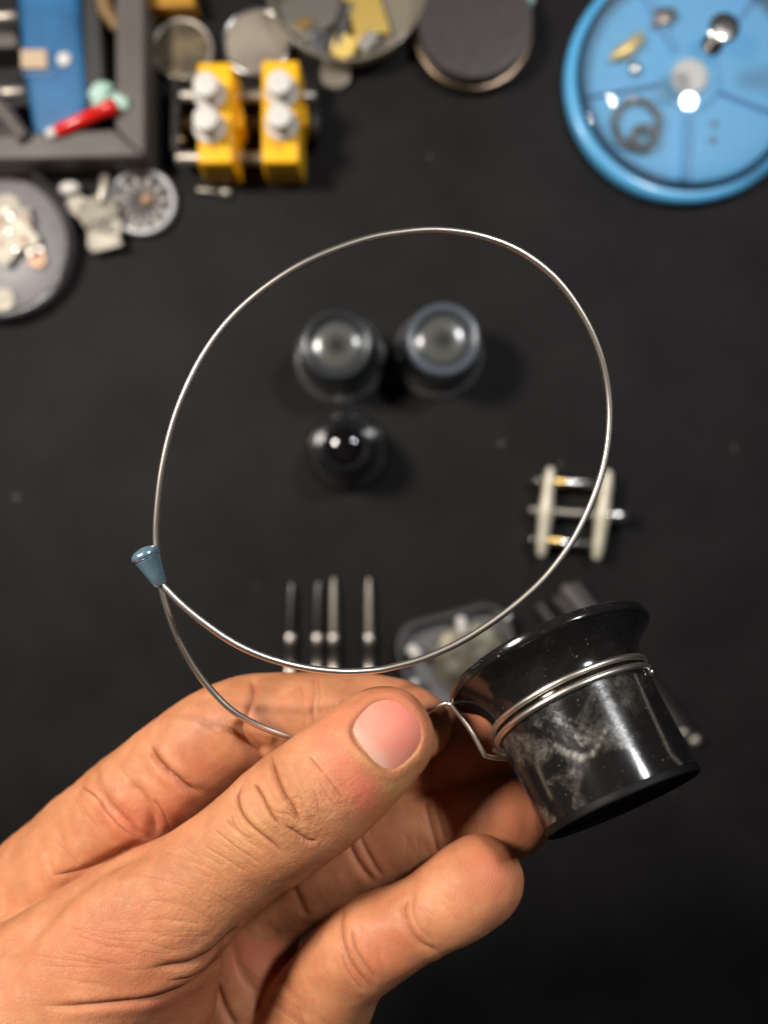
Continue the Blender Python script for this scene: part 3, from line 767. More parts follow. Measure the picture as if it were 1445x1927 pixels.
def worn_plastic():
    m = bpy.data.materials.new('worn_black_plastic'); m.use_nodes = True
    nt = m.node_tree; b = nt.nodes['Principled BSDF']; L = nt.links; nd = nt.nodes
    tc = nd.new('ShaderNodeTexCoord')
    def noise(sc, det=6, rough=.6, dist=0.0):
        n = nd.new('ShaderNodeTexNoise'); n.inputs['Scale'].default_value = sc; n.inputs['Detail'].default_value = det
        n.inputs['Roughness'].default_value = rough; n.inputs['Distortion'].default_value = dist
        L.new(tc.outputs['Object'], n.inputs['Vector']); return n.outputs['Fac']
    def mr(x, a, b_, c, d):
        r = nd.new('ShaderNodeMapRange'); r.inputs['From Min'].default_value = a; r.inputs['From Max'].default_value = b_
        r.inputs['To Min'].default_value = c; r.inputs['To Max'].default_value = d; L.new(x, r.inputs['Value']); return r.outputs[0]
    def mul(a, b_, op='MULTIPLY'):
        x = nd.new('ShaderNodeMath'); x.operation = op
        for i, q in enumerate((a, b_)):
            if isinstance(q, float): x.inputs[i].default_value = q
            else: L.new(q, x.inputs[i])
        return x.outputs[0]
    at_ = nd.new('ShaderNodeAttribute'); at_.attribute_name = 'dirt'
    big = mr(noise(150, 8, .68, .5), .45, .60, 0, 1); fine = mr(noise(900, 4, .7), .38, .60, .25, 1)
    dirt = mul(mul(big, fine), at_.outputs['Fac'])
    at2 = nd.new('ShaderNodeAttribute'); at2.attribute_name = 'scratch'
    specks = mr(noise(2200, 2, .5), .69, .74, 0, .7)
    speck2 = mul(specks, mr(noise(300, 2), .45, .6, 0, 1))
    d2 = mul(mul(dirt, .62), mul(at2.outputs['Fac'], mr(noise(1400, 3), .3, .6, .5, 1)), 'MAXIMUM'); tot = mul(d2, speck2, 'MAXIMUM')
    x = nd.new('ShaderNodeMix'); x.data_type = 'RGBA'; L.new(tot, x.inputs['Factor'])
    x.inputs['A'].default_value = (.0085, .0078, .0075, 1); x.inputs['B'].default_value = (.22, .195, .16, 1)
    L.new(x.outputs['Result'], b.inputs['Base Color'])
    L.new(mul(mr(tot, 0, 1, .13, .55), mul(mr(noise(60, 5), .35, .65, .02, .16), at_.outputs['Fac']), 'ADD'), b.inputs['Roughness'])
    bp = nd.new('ShaderNodeBump'); bp.inputs['Strength'].default_value = .25; bp.inputs['Distance'].default_value = .0001
    L.new(mul(tot, mul(noise(1200, 3), .4), 'ADD'), bp.inputs['Height']); L.new(bp.outputs['Normal'], b.inputs['Normal'])
    return m
M['worn'] = worn_plastic()
M['end_black'] = material('matte_end_black', (.005, .0045, .0045), .55, 0, spec=.15)

def lathe_dense(prof, n):
    P = smooth_path([np.array(p, float) for p in prof], n); return [(max(.01, p[0]), p[1]) for p in P]
# eye cup: flared rim, thick rounded lip, waist
cup_prof = ([(13.0, 11.0), (14.2, 10.2), (14.3, 8.8), (14.5, 7.2), (15.1, 5.6), (16.2, 4.1), (17.5, 3.0), (18.6, 2.2), (19.05, 1.9), (19.35, 1.75), (19.5, 1.5), (19.55, .9), (19.5, .3), (19.3, .05), (18.9, 0), (17.8, .3), (16.6, 1.2), (15.2, 3.2), (13.6, 6.0), (12.9, 9.0), (12.8, 11.0)])
mb = MB(); mb.lathe(RC, lathe_dense(cup_prof, 4), 160, AX, close=True)
cup = mk('eyecup', mb, M['worn'], loupe)
bar_prof = [(13.0, 9.9), (14.4, 10.0), (14.45, 10.4), (14.35, 12.0), (14.2, 15.0), (14.05, 19.0), (13.95, 23.3), (13.85, 26.6)]
end_prof = [(13.82, 26.65), (13.86, 27.4), (13.8, 27.8), (13.5, 27.95), (12.9, 27.95), (12.4, 27.8), (12.1, 26.7)]
mb = MB(); mb.lathe(RC, lathe_dense(bar_prof, 6), 200, AX); barrel = mk('barrel', mb, M['worn'], loupe)
mb = MB(); mb.lathe(RC, lathe_dense(end_prof, 4) , 160, AX); endr = mk('end_ring', mb, M['end_black'], loupe)
mb = MB(); mb.lathe(RC, [(12.15, 26.8), (11, 27.0), (8, 27.4), (4, 27.6), (.05, 27.7)], 96, AX); mk('lens', mb, M['end_black'], loupe)

def add_wear(o, dirt_fn, scratches):
    n = len(o.data.vertices); co = np.zeros(n * 3, np.float32); o.data.vertices.foreach_get('co', co); P = co.reshape(-1, 3) / MM + RC
    d = CAMH - P[:, 2]; x = P[:, 0] / d * F + 722.5; y = -P[:, 1] / d * F + 963.5
    rel = P - RC; s = rel @ AX; rad = rel - s[:, None] * AX; nz = rad[:, 2] / (np.linalg.norm(rad, axis=1) + 1e-6)
    a = o.data.attributes.new('dirt', 'FLOAT', 'POINT'); a.data.foreach_set('value', np.clip(dirt_fn(x, y, nz), 0, 1).astype(np.float32))
    sc = np.zeros(n)
    for pts, w, k in scratches:
        for p, q in zip(pts[:-1], pts[1:]):
            p = np.array(p, float); q = np.array(q, float); ab = q - p
            t = np.clip(((x - p[0]) * ab[0] + (y - p[1]) * ab[1]) / (ab @ ab), 0, 1)
            sc = np.maximum(sc, k * np.exp(-(np.hypot(x - p[0] - ab[0] * t, y - p[1] - ab[1] * t) / w) ** 2) * (nz > -.1))
    a = o.data.attributes.new('scratch', 'FLOAT', 'POINT'); a.data.foreach_set('value', np.clip(sc, 0, 1).astype(np.float32))
def g2(x, y, cx, cy, rx, ry): return np.exp(-((x - cx) / rx) ** 2 - ((y - cy) / ry) ** 2)
# denser barrel along its length so that the wear has an outline
me = barrel.data
add_wear(cup, lambda x, y, nz: .05 + .0 * x, [])
add_wear(barrel, lambda x, y, nz: .25 + .9 * g2(x, y, 1060, 1400, 70, 60) + .9 * g2(x, y, 1040, 1520, 50, 70) + .7 * g2(x, y, 1170, 1400, 22, 90) + .3 * g2(x, y, 980, 1430, 16, 60) - 1.0 * g2(x, y, 1120, 1470, 28, 40) - .8 * g2(x, y, 1250, 1400, 40, 90) - .9 * g2(x, y, 1000, 1480, 10, 50),
         [([(1045, 1405), (1068, 1420), (1095, 1429)], 4.5, .75), ([(1095, 1429), (1112, 1424), (1126, 1400), (1142, 1368)], 2.8, .9), ([(1195, 1270), (1225, 1340), (1262, 1420), (1282, 1440)], 2.6, .5), ([(1010, 1440), (1022, 1470), (1036, 1500)], 3, .4), ([(1150, 1180), (1152, 1196)], 3, .5), ([(1060, 1230), (1066, 1238)], 2.4, .6)])

# two steel coils round the waist, its bracket, the long loop and the clasp
def ring_pts(s0, s1, r, a0, a1, n=90):
    q = Vector((0, 0, 1)).rotation_difference(Vector(AX)); X = np.array(q @ Vector((1, 0, 0))); Y = np.array(q @ Vector((0, 1, 0)))
    return [at(s0 + (s1 - s0) * i / n) + r * (math.cos(a0 + (a1 - a0) * i / n) * X + math.sin(a0 + (a1 - a0) * i / n) * Y) for i in range(n + 1)]
mb = MB(); mb.tube(ring_pts(8.0, 11.4, 14.8, 0, 4 * math.pi - .4, 260), .55, 12); mk('coil', mb, M['wire'], loupe)
wire_d = [
 (930, 1412, 143), (952, 1426, 138.5), (935, 1427, 137.0), (916, 1423, 136.6), (909, 1417, 136.6), (885, 1374, 137.6), (852, 1330, 138.8), (844, 1325, 139.1), (835, 1325, 139.4), (810, 1337, 141)]
br = [W(*p) for p in wire_d]
mb = MB(); mb.tube(smooth_path(br, 6), .45, 10); mk('wire_bracket', mb, M['wire'], loupe)
loop = [(810, 1337, 141), (770, 1352, 143), (700, 1385, 144.5), (620, 1400, 144), (575, 1396, 142.5), (545, 1387, 140), (490, 1367, 138), (440, 1340, 136), (400, 1302, 135), (365, 1256, 134), (336, 1203, 133), (316, 1150, 132.5), (303, 1100, 132), (296, 1050, 131.5), (294, 1000, 131), (298, 940, 130.5), (306, 880, 130), (322, 810, 129.5), (346, 742, 129), (382, 670, 129), (432, 602, 129), (500, 541, 129), (582, 490, 129), (680, 452, 129.5), (757, 437, 130), (830, 433, 130.5), (908, 445, 131), (982, 475, 132), (1048, 527, 133), (1098, 596, 134), (1130, 668, 135), (1145, 740, 136), (1146, 810, 136.5), (1135, 880, 136.5), (1111, 950, 136), (1080, 1013, 135.5), (1042, 1067, 135), (1000, 1112, 134.5), (940, 1161, 134), (870, 1206, 133.5), (800, 1238, 133), (740, 1255, 132.5), (700, 1262, 132), (640, 1264, 131), (570, 1256, 130), (500, 1237, 129), (440, 1210, 128.5), (385, 1173, 128), (340, 1136, 128), (312, 1108, 128), (300, 1096, 128)]
LP = smooth_path([W(*p) for p in loop], 8)
mb = MB(); mb.tube(LP, .60, 12); mk('headband_wire', mb, M['wire'], loupe)
bd = W(303, 1101, 128); bt = W(272, 1040, 127.5); ba = bt - bd; bl = np.linalg.norm(ba); ba /= bl
bp_prof = [(.55, 0), (.95, .0), (1.15, .25), (1.5, bl * .35), (1.95, bl * .68), (2.15, bl * .80), (1.85, bl * .83), (2.25, bl * .86), (2.45, bl * .93), (2.25, bl * 1.02), (1.6, bl * 1.1), (.8, bl * 1.14), (.05, bl * 1.15)]
mb = MB(); mb.lathe(bd, bp_prof, 40, ba); mk('wire_end_bead', mb, M['blue_bead'], loupe)
cb = W(1222, 1266, 131)
mb = MB(); mb.blob(cb, (1.05, 1.05, 1.05)); mk('clasp_ball', mb, M['steel'], loupe)
mb = MB(); mb.tube(smooth_path([W(1198, 1250, 130), W(1210, 1252, 130.5), W(1217, 1257, 131), W(1224, 1266, 131.2)], 4), .45, 8); mk('wire_hook', mb, M['steel'], loupe)

# ------------------------------------------------------------------ loupes standing on the table
def standing_loupe(px, py, h, r_base, r_top, cap, lens, label, stepped=False, tilt=(0, 0, 0)):
    c = T(px, py, 0); t = thing('eye_loupe', label, 'loupe', c, 'loupes standing on the table')
    mb = MB(); mb.lathe(c, lathe_dense([(r_base - 2.2, .1), (r_base - .6, .2), (r_base, 1.2), (r_base - .7, 2.4), (r_base - 2.6, 4.2), (r_base - 3.8, 7), (r_base - 4.0, 9), (r_base - 6, 9.2)], 4), 72); mk('eyecup', mb, M['cup_black'], t)
    mb = MB(); mb.lathe(c, lathe_dense([(r_base - .9, .15), (r_base + .15, .2), (r_base + .35, 1.0), (r_base - .1, 2.1), (r_base - 1.2, 3.2), (r_base - 1.4, 2.6)], 4), 72, close=True); mk('added_rim_ring', mb, M['gloss_black' if stepped else 'added_rim_ring'], t)  # added ring; its grey paints the rim's bright arc, black on the stepped loupe
    r1 = r_base - 3.6
    if stepped:
        mb = MB(); mb.lathe(c, lathe_dense([(r1 - 2, 9.2), (r1, 9.3), (r1, 13), (r1 - .3, 16), (r1 - 2.5, 16.6), (r1 - 2.8, 18), (r1 - 3.0, h - 1.0), (r1 - 3.6, h), (r1 - 4.6, h - .1)], 4), 72)
        rt = r1 - 3.4
    else:
        mb = MB(); mb.lathe(c, lathe_dense([(r1 - 2, 9.2), (r1, 9.3), (r1 - .1, 12), (r1 - .3, h - 6), (r1 - 1, h - 5)], 4), 72)
        rt = r_top
    mk('barrel', mb, M['gloss_black'], t)
    if not stepped:
        mb = MB(); mb.lathe(c, lathe_dense([(rt - 1.5, h - 5.2), (rt, h - 4.6), (rt + .1, h - 2), (rt - .6, h - .4), (rt - 1.8, h), (rt - 2.8, h - .5), (rt - 3.3, h - 1.6), (rt - 3.4, h - 3.5)], 4), 72); mk('lens_ring', mb, cap, t)
        mb = MB(); mb.lathe(c, [(rt - 3.5, h - 2.6), (rt - 5, h - 2.0), (rt - 7, h - 1.5), (rt - 10, h - 1.3), (.05, h - 1.5)], 64); mk('lens', mb, lens, t)
    else:
        mb = MB(); mb.lathe(c, [(rt - 1.0, h - .8), (rt - 1.6, h + .2), (rt - 3.2, h + 1.4), (rt - 5, h + 2.1), (.05, h + 2.5)], 64); mk('lens', mb, lens, t)
    t.rotation_euler = tilt
    return t
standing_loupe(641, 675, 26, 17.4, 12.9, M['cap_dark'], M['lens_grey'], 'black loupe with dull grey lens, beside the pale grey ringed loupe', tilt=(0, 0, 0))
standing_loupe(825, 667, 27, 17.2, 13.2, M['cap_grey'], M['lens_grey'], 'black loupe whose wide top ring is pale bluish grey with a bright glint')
standing_loupe(655, 850, 24, 15.6, 11.0, M['gloss_black'], M['lens_black'], 'all black stepped loupe with a black domed lens, below the other two', stepped=True)

# ------------------------------------------------------------------ small movement clamp
cl = thing('movement_clamp', 'small cream coloured steel clamp of two bars on three rods, one end knob', 'clamp', T(1075, 965, 0))
def bar_between(p, q, r, seg=16): 
    mb = MB(); p = np.array(p, float); q = np.array(q, float); u = (q - p) / np.linalg.norm(q - p)
    mb.tube([p, p + u * r * .15, p + u * r * .5, q - u * r * .5, q - u * r * .15, q], [r * .5, r * .8, r, r, r * .8, r * .5], seg); return mb
for (a, b, bulge) in (((1036, 880), (1018, 1046), 1), ((1145, 886), (1122, 1052), 1)):
    A = T(*a, 7); B = T(*b, 7); pts = [A + (B - A) * t for t in np.linspace(0, 1, 14)]
    rr = [1.3, 2.0, 2.3, 2.3, 2.3, 2.6, 2.9, 2.9, 2.6, 2.4, 2.3, 2.3, 2.0, 1.3]
    mb = MB(); mb.tube(pts, rr, 16); mk('jaw_bar', mb, M['clamp_cream'], cl)
for (a, b) in (((1006, 904), (1142, 912)), ((997, 1015), (1126, 1027))):
    mk('guide_rod', bar_between(T(*a, 6.5), T(*b, 6.5), 1.6), M['steel'], cl)
    p0 = T(a[0] + 32, a[1] + 2, 6.5); p1 = T(a[0] + 58, a[1] + 4, 6.5); mb = MB(); mb.tube([p0, p1], 1.9, 16); mk('brass_sleeve', mb, M['brass'], cl)
mk('screw_rod', bar_between(T(996, 959, 6.5), T(1150, 971, 6.5), 1.5), M['nickel'], cl)
mk('knob', bar_between(T(1140, 969, 6.5), T(1183, 973, 6.5), 2.9), M['steel'], cl)

# ------------------------------------------------------------------ four slim probes, the clear case, dark handled tools
for i, (xt, yt, xb, lab, tipm) in enumerate((
        (549, 1098, 541, 'leftmost of the four thin steel probes, with a dark tip and one bright glint', 'steel_dark'),
        (599, 1096, 593, 'second of the four thin steel probes from the left, dark tipped', 'steel_dark'),
        (628, 1088, 627, 'thin steel probe with light tip, right of the two dark tipped probes', 'nickel'),
        (694, 1088, 696, 'thin steel probe standing apart, nearest to the clear movement case', 'nickel'))):
    t = thing('steel_probe', lab, 'probe', T(xb, 1400, 0), 'thin steel probes laid side by side')
    tip = T(xt, yt, 2.2); mid = T(xt + (xb - xt) * .3, 1190, 2.4); end = T(xb, 1560, 2.4)
    mb = MB(); mb.tube([tip, tip + (mid - tip) * .25, mid], [.55, 1.3, 1.5], 14); mk('tip', mb, M[tipm], t)
    mb = MB(); u = (end - mid) / np.linalg.norm(end - mid); mb.tube([mid, mid + u * .8, mid + u * 6, mid + u * 6.5, mid + u * 14, mid + u * 14.5, end], [1.6, 2.3, 2.3, 2.0, 2.0, 2.35, 2.35], 18); mk('shaft', mb, M['brushed'], t)

def rounded_rect(c, w, h, r, ang, n=8):
    out = []
    for sx, sy, a0 in ((1, 1, 0), (-1, 1, 90), (-1, -1, 180), (1, -1, 270)):
        for k in range(n + 1):
            a = math.radians(a0 + 90 * k / n); x = sx * (w / 2 - r) + r * math.cos(a); y = sy * (h / 2 - r) + r * math.sin(a)
            out.append((c[0] + x * math.cos(ang) - y * math.sin(ang), c[1] + x * math.sin(ang) + y * math.cos(ang)))
    return out
cc = T(862, 1238, 0)
cs = thing('clear_case', 'clear rounded plastic case holding a watch movement, partly behind the held loupe', 'case', cc)
ang = math.radians(15)
mb = MB(); mb.prism(rounded_rect(cc, 44, 37, 9, ang), .1, 1.0); mk('case_base', mb, M['clear_grey'], cs, bevel=.4)
mb = MB()
for k, z in enumerate((1.0, 1.0)): pass
o1 = rounded_rect(cc, 44, 37, 9, ang); o2 = rounded_rect(cc, 42.4, 35.4, 8.4, ang); n = len(o1)
vs_ = [(x, y, 1.1) for x, y in o1] + [(x, y, 8) for x, y in o1] + [(x, y, 8) for x, y in o2] + [(x, y, 1.1) for x, y in o2]
fs = []
for a_, b_ in ((0, 1), (1, 2), (2, 3), (3, 0)):
    for k in range(n): k2 = (k + 1) % n; fs.append((a_ * n + k, a_ * n + k2, b_ * n + k2, b_ * n + k))
mb.add(vs_, fs); mk('case_wall', mb, M['clear_grey'], cs)
for (p, q, r) in (((866, 1160), (872, 1195), 2.0), ((770, 1216), (790, 1238), 2.2), ((775, 1282), (783, 1290), 2.0), ((952, 1158), (958, 1164), 1.6)):
    mk('case_clip', bar_between(T(*p, 7), T(*q, 7), r), M['white'], cs)
mvc = T(884, 1238, 1.1)
mv = thing('watch_movement', 'round dull beige watch movement inside the clear plastic case', 'watch part', mvc)
mb = MB(); mb.lathe(mvc, [(14.0, .1), (14.3, .6), (14.3, 3.4), (13.8, 3.9)], 72); mk('plate', mb, M['movement'], mv)
for k in range(9):
    a = k * 2.3; r = 4 + (k % 3) * 3.2; c = mvc + np.array([r * math.cos(a), r * math.sin(a), 3.9]); mb = MB(); mb.lathe(c, [(2.0 + (k % 2), .05), (2.0 + (k % 2), .7), (.6, .9)], 24); mk('wheel', mb, M['nickel' if k % 2 else 'movement'], mv)

tools = [((1012, 1136), (1235, 1440), 'hidden behind', 2.0), ((1044, 1122), (1250, 1352), '', 2.2), ((1060, 1102), (1290, 1385), '', 2.5), ((1078, 1096), (1312, 1400), '', 2.4)]
tlab = ['slim dark tool, leftmost tip of the four peeking out above the held loupe', 'slim dark tool, second tip from the left above the held loupe',
        'slim dark tool with the paler brown tip above the held loupe', 'slim dark tool, rightmost tip of the four above the held loupe']
for i, (a, b, _, r) in enumerate(tools):
    A = T(*a, 2.4 + .3 * i); B = T(*b, 2.4 + .3 * i); t = thing('slim_screwdriver', tlab[i], 'screwdriver', T((a[0] + b[0]) / 2, (a[1] + b[1]) / 2, 0), 'slim dark tools behind the held loupe')
    U = (B - A) / np.linalg.norm(B - A)
    mk('handle', bar_between(A, B - U * 4, r), M['grey_plastic' if i == 2 else 'grey_dark'], t)
    mk('end_cap', bar_between(B - U * 4, B, r * 1.15), M['nickel'], t)

# ------------------------------------------------------------------ watch case holder with yellow jaws
vh = thing('watch_case_holder', 'watch case vice with two bright yellow jaws and four white pegs', 'vice', T(465, 240, 0))
def jaw(x0t, x1t, y0t, y1t, hh):
    # top face given by pixels at height hh
    A = T(x0t, y0t, hh); B = T(x1t, y1t, hh); x0, x1 = A[0], B[0]; y1, y0 = A[1], B[1]
    prof = [(x0, y0 + .5), (x1, y0 + .5)]
    mb = MB()
    lower = [(x0, y0), (x1, y0), (x1 + .0, y1), (x0, y1)]
    vs_ = [(x0, y0 - .5, 1.5), (x1 + .5, y0 - .5, 1.5), (x1 + .5, y1 + .3, 1.5), (x0, y1 + .3, 1.5),
           (x0, y0 - 1.2, hh - 9), (x1 + .5, y0 - 1.2, hh - 9), (x1 + .5, y1 + .3, hh - 8), (x0, y1 + .3, hh - 8),
           (x0 + .3, y0, hh), (x1, y0, hh), (x1, y1, hh), (x0 + .3, y1, hh)]
    fs = [(3, 2, 1, 0), (0, 1, 5, 4), (1, 2, 6, 5), (2, 3, 7, 6), (3, 0, 4, 7), (4, 5, 9, 8), (5, 6, 10, 9), (6, 7, 11, 10), (7, 4, 8, 11), (8, 9, 10, 11)]
    mb.add(vs_, fs); j = mk('jaw', mb, M['yellow'], vh, bevel=1.0)
    # raised rib on the right side of each jaw
    mb = MB(); ym = (y0 + y1) / 2; mb.prism([(x1 + .4, ym - 4), (x1 + 2.6, ym - 2.5), (x1 + 2.6, ym + 4), (x1 + .4, ym + 6)], 3, hh - 4); mk('jaw_rib', mb, M['yellow'], j, bevel=.6)
    for k in (0, 1):
        mb = MB(); c = ((x0 + x1) / 2, y0 + 5.0 + 3.8 * k, hh + .05); mb.lathe(c, [(1.0, 0), (1.0, .12), (.2, .15)], 16); mk('screw_dot', mb, M['ochre'], j)
jaw(370, 437, 116, 305, 20); jaw(491, 562, 112, 304, 20)
for (bx, by, tx, ty) in ((396, 180, 386, 156), (396, 242, 385, 220), (531, 176, 524, 151), (531, 237, 523, 214)):
    c = T(bx, by, 20.1); mb = MB(); mb.lathe(c, lathe_dense([(5.3, 0), (5.9, .3), (5.9, 1.8), (5.4, 2.3), (2.8, 2.5)], 3), 40); p = mk('peg', mb, M['white'], vh)
    c2 = T(bx, by, 22.6); mb = MB(); mb.lathe(c2, lathe_dense([(2.4, 0), (2.6, 3.4), (4.2, 4.0), (4.6, 5.0), (4.5, 7.4), (3.7, 8.4), (.1, 8.5)], 3), 40); mk('peg_head', mb, M['white'], p)
mk('guide_rod', bar_between(T(334, 180, 8), T(596, 181, 8), 2.3), M['nickel'], vh)
mk('guide_rod', bar_between(T(330, 297, 8), T(566, 297, 8), 2.5), M['nickel'], vh)
mb = MB(); pts = [T(345 + 240 * t, 232, 8) for t in np.linspace(0, 1, 120)]; mb.tube(pts, [2.0 + .45 * (i % 2) for i in range(120)], 16); mk('screw_rod', mb, M['steel_dark'], vh)
mk('knob', bar_between(T(584, 232, 8), T(606, 232, 8), 6.5, 28), M['grey_dark'], vh)
mb = MB(); a = T(336, 172, 0); b = T(352, 306, 0); mb.prism([(a[0], a[1]), (b[0], a[1]), (b[0], b[1]), (a[0], b[1])], .2, 11); mk('end_plate', mb, M['black_rubber'], vh, bevel=.8)
mb = MB(); mb.blob(T(341, 262, 11), (1.6, 1.6, 1.2)); mk('rivet', mb, M['bronze'], vh)
# screw below it
t = thing('loose_screw', 'tiny dull steel screw lying just below the yellow vice', 'screw', T(405, 360, 0))
mk('shank', bar_between(T(370, 356, 1.4), T(416, 361, 1.4), .9), M['nickel'], t)
mk('head', bar_between(T(416, 361, 1.6), T(436, 363, 1.6), 2.0), M['nickel'], t)

# ------------------------------------------------------------------ discs and dishes at the back
def disc_thing(px, py, h, r, mat, label, cat, name, z=0, rim=None, rimmat=None, dome=0):
    c = T(px, py, z); t = thing(name, label, cat, c)
    mb = MB(); mb.lathe(c, lathe_dense([(r - .6, .1), (r, .4), (r, h - .6), (r - .5, h), (r * .6, h + dome * .6), (.05, h + dome)], 3), 80); mk('disc', mb, mat, t)
    if rim:
        mb = MB(); mb.lathe(c, lathe_dense([(r + .1, .1), (r + rim, .2), (r + rim, h * .8), (r + rim * .5, h + .6), (r - .6, h + .5), (r - .6, h + .12)], 3), 80, cap=False); mk('rim', mb, rimmat, t)
    return t, c
M['dial_beige'] = material('dial_beige', (.22, .17, .10), .45, .5, color2=(.10, .08, .05), cscale=90, cpos=(.4, .62), bump=.5, bscale=150)
dt, dc = disc_thing(347, 100, 3, 11.2, M['dial_beige'], 'dull beige watch dial plate left of the polished steel disc', 'watch dial', 'watch_dial', rim=.9, rimmat=M['nickel'])
for k in range(12):
    a = math.radians(30 * k + 8); mb = MB(); r0, r1 = 5.0, 9.5
    p0 = dc + np.array([r0 * math.cos(a), r0 * math.sin(a), 3.4]); p1 = dc + np.array([r1 * math.cos(a), r1 * math.sin(a), 3.3]); mb.tube([p0, p1], .42, 8); mk('hour_mark', mb, M['movement'], dt)
M['case_steel'] = material('case_steel', (.46, .40, .32), .38, .45, color2=(.30, .26, .21), cscale=45, cpos=(.4, .6))
disc_thing(486, 90, 4, 12.6, M['case_steel'], 'polished steel case back disc with a bright edge, behind the yellow jaws', 'case back', 'case_back', rim=.8, rimmat=M['steel'])
# beige dish with parts
c = T(655, 0, 0)
ds = thing('parts_dish', 'round translucent beige dish full of metal scraps, cut by the upper edge', 'dish', c)
mb = MB(); mb.lathe(c, lathe_dense([(25, .2), (27, .5), (29.3, 5), (30.2, 9), (30.6, 11.5), (30.0, 12), (29.4, 11.5), (28.9, 9), (27.8, 5), (25.5, 1.8), (23, 1.4), (.05, 1.3)], 4), 96); mk('bowl', mb, M['dish_beige'], ds)
mb = MB(); mb.lathe(T(632, 146, 0), lathe_dense([(5.2, .2), (5.8, .8), (5.8, 3.0), (5.2, 3.8), (.05, 4.0)], 3), 40); 
mk('round_tab', mb, M['dish_beige'], ds)
scr = [('gold_part', 'gold', (690, 28), (7, 11), .3, 'big gold coloured scrap in the beige dish'), ('gold_part', 'gold', (648, 88), (5.0, 4.6), 1.2, 'small gold coloured scrap low in the beige dish'),
       ('steel_part', 'nickel', (585, 20), (12, 10), .6, 'broad crumpled grey scrap on the left in the beige dish'), ('steel_part', 'steel', (598, 80), (3.6, 6), .2, 'bright narrow steel scrap beside the small gold one in the beige dish'),
       ('steel_part', 'steel', (642, 45), (2.8, 9), -.3, 'tall narrow steel scrap left of the big gold one in the beige dish'), ('steel_part', 'brushed', (692, 78), (4.0, 2.6), .8, 'little steel chip right of the small gold scrap in the beige dish'),
       ('steel_part', 'brass', (570, 48), (3.4, 2.6), .5, 'tiny brass chip on the crumpled grey scrap in the beige dish')]
for i, (nm, mt, p, r, ro, lab) in enumerate(scr):
    mb = plate(T(p[0], p[1], 3.4 + (2.6 if i == 6 else .35 * i)), r[0], r[1], ro, 1.4, 50 + i, tilt=.16)
    mk(nm, mb, M[mt], bevel=.35, label=lab, cat='watch part', group='metal scraps in the beige dish')
# black tin
c = T(888, 72, 0)
tn = thing('round_tin', 'low round black lidded tin with a bronze rim, between the dish and blue tray', 'tin', c)
mb = MB(); mb.lathe(c, lathe_dense([(22, .2), (22.8, .6), (22.9, 4.6), (22.3, 5.4), (20.5, 5.6)], 3), 96); mk('rim', mb, M['bronze'], tn)
mb = MB(); mb.lathe(c, lathe_dense([(21.2, 5.7), (21.5, 6.4), (21.5, 10.0), (20.9, 10.9), (19.5, 11.3), (.05, 11.4)], 3), 96); mk('lid', mb, M['tin'], tn)
mb = MB(); mb.blob(T(985, -2, 4), (4.5, 4.2, 3), seed=3, amp=.1); mk('putty_lump', mb, M['mint'], label='pale mint green lump beside the black tin, cut by the upper edge', cat='putty')
mb = MB(); a = T(262, -60, 10); b = T(368, 10, 10); mb.prism([(a[0], a[1]), (b[0] - 3, a[1]), (b[0], b[1]), (a[0], b[1] - .5)], .2, 10); mk('ochre_box', mb, M['ochre'], label='ochre yellow box at the upper edge, between the tool tray and the dish', cat='box', bevel=1)

# blue parts tray with clear lid
c = T(1292, 152, 4)
c = np.array([c[0], c[1], 0])
bt_ = thing('parts_tray', 'round blue compartment tray under a clear domed lid with knob', 'tray', c)
mb = MB(); mb.lathe(c, lathe_dense([(44, .2), (46.5, .6), (47.2, 2.5), (46.8, 5.0), (45.2, 6.2), (43.0, 6.4), (42.0, 6.2), (41.2, 5.2), (39.5, 4.8), (14, 4.6), (12.6, 4.9), (12.0, 5.6), (10.8, 6.0), (8.5, 6.0), (.05, 6.0)], 4), 128); mk('base', mb, M['blue_tray'], bt_)
for dg in (190, 267, 338, 52, 118):
    a = math.radians(dg); u = np.array([math.cos(a), math.sin(a), 0]); nrm = np.array([-u[1], u[0], 0])
    p = [c + u * 12.5 + nrm * .6, c + u * 41 + nrm * .6, c + u * 41 - nrm * .6, c + u * 12.5 - nrm * .6]
    mb = MB(); mb.prism([(q[0], q[1]) for q in p], 3.5, 7.6); mk('divider', mb, M['blue_tray'], bt_, bevel=.3)
mb = MB(); mb.lathe(c + np.array([0, 0, 6.1]), lathe_dense([(6.4, 0), (7.0, .4), (6.6, 1.6), (4.5, 1.8), (1.6, 1.7), (1.3, 1.0), (.05, .9)], 3), 48); hb = mk('hub_cap', mb, M['white'], bt_)
lidprof = [(41.8, 6.6), (42.6, 6.8), (42.8, 8.0), (42.0, 9.2), (41.2, 14.5), (38, 19.0), (30, 22.8), (18, 25.2), (8, 26.2), (.05, 26.5)]
mb = MB(); mb.lathe(c, lathe_dense(lidprof, 4), 128, cap=False); lid = mk('lid', mb, M['clear'], bt_)
kc = c + np.array([0, 0, 26.6])
mb = MB(); mb.lathe(kc, lathe_dense([(2.6, 0), (2.2, 1.5), (2.4, 4), (4.5, 6), (6.8, 8), (7.4, 10), (6.6, 12), (3.5, 13), (.05, 13.2)], 3), 48)
mb = MB(); mb.lathe(c, lathe_dense([(40.4, 6.7), (41.8, 6.6), (43.0, 7.0), (43.2, 8.4), (42.4, 9.6), (40.8, 9.2)], 3), 128, close=True); mk('lid_rim', mb, material('pale_lid_rim', (.50, .66, .78), .22, coat=.5), lid)
M['knob_glass'] = clear_plastic('clear_knob', (.80, .78, .80), .05, .22)
kb = mk('lid_knob', mb, M['knob_glass'], lid)
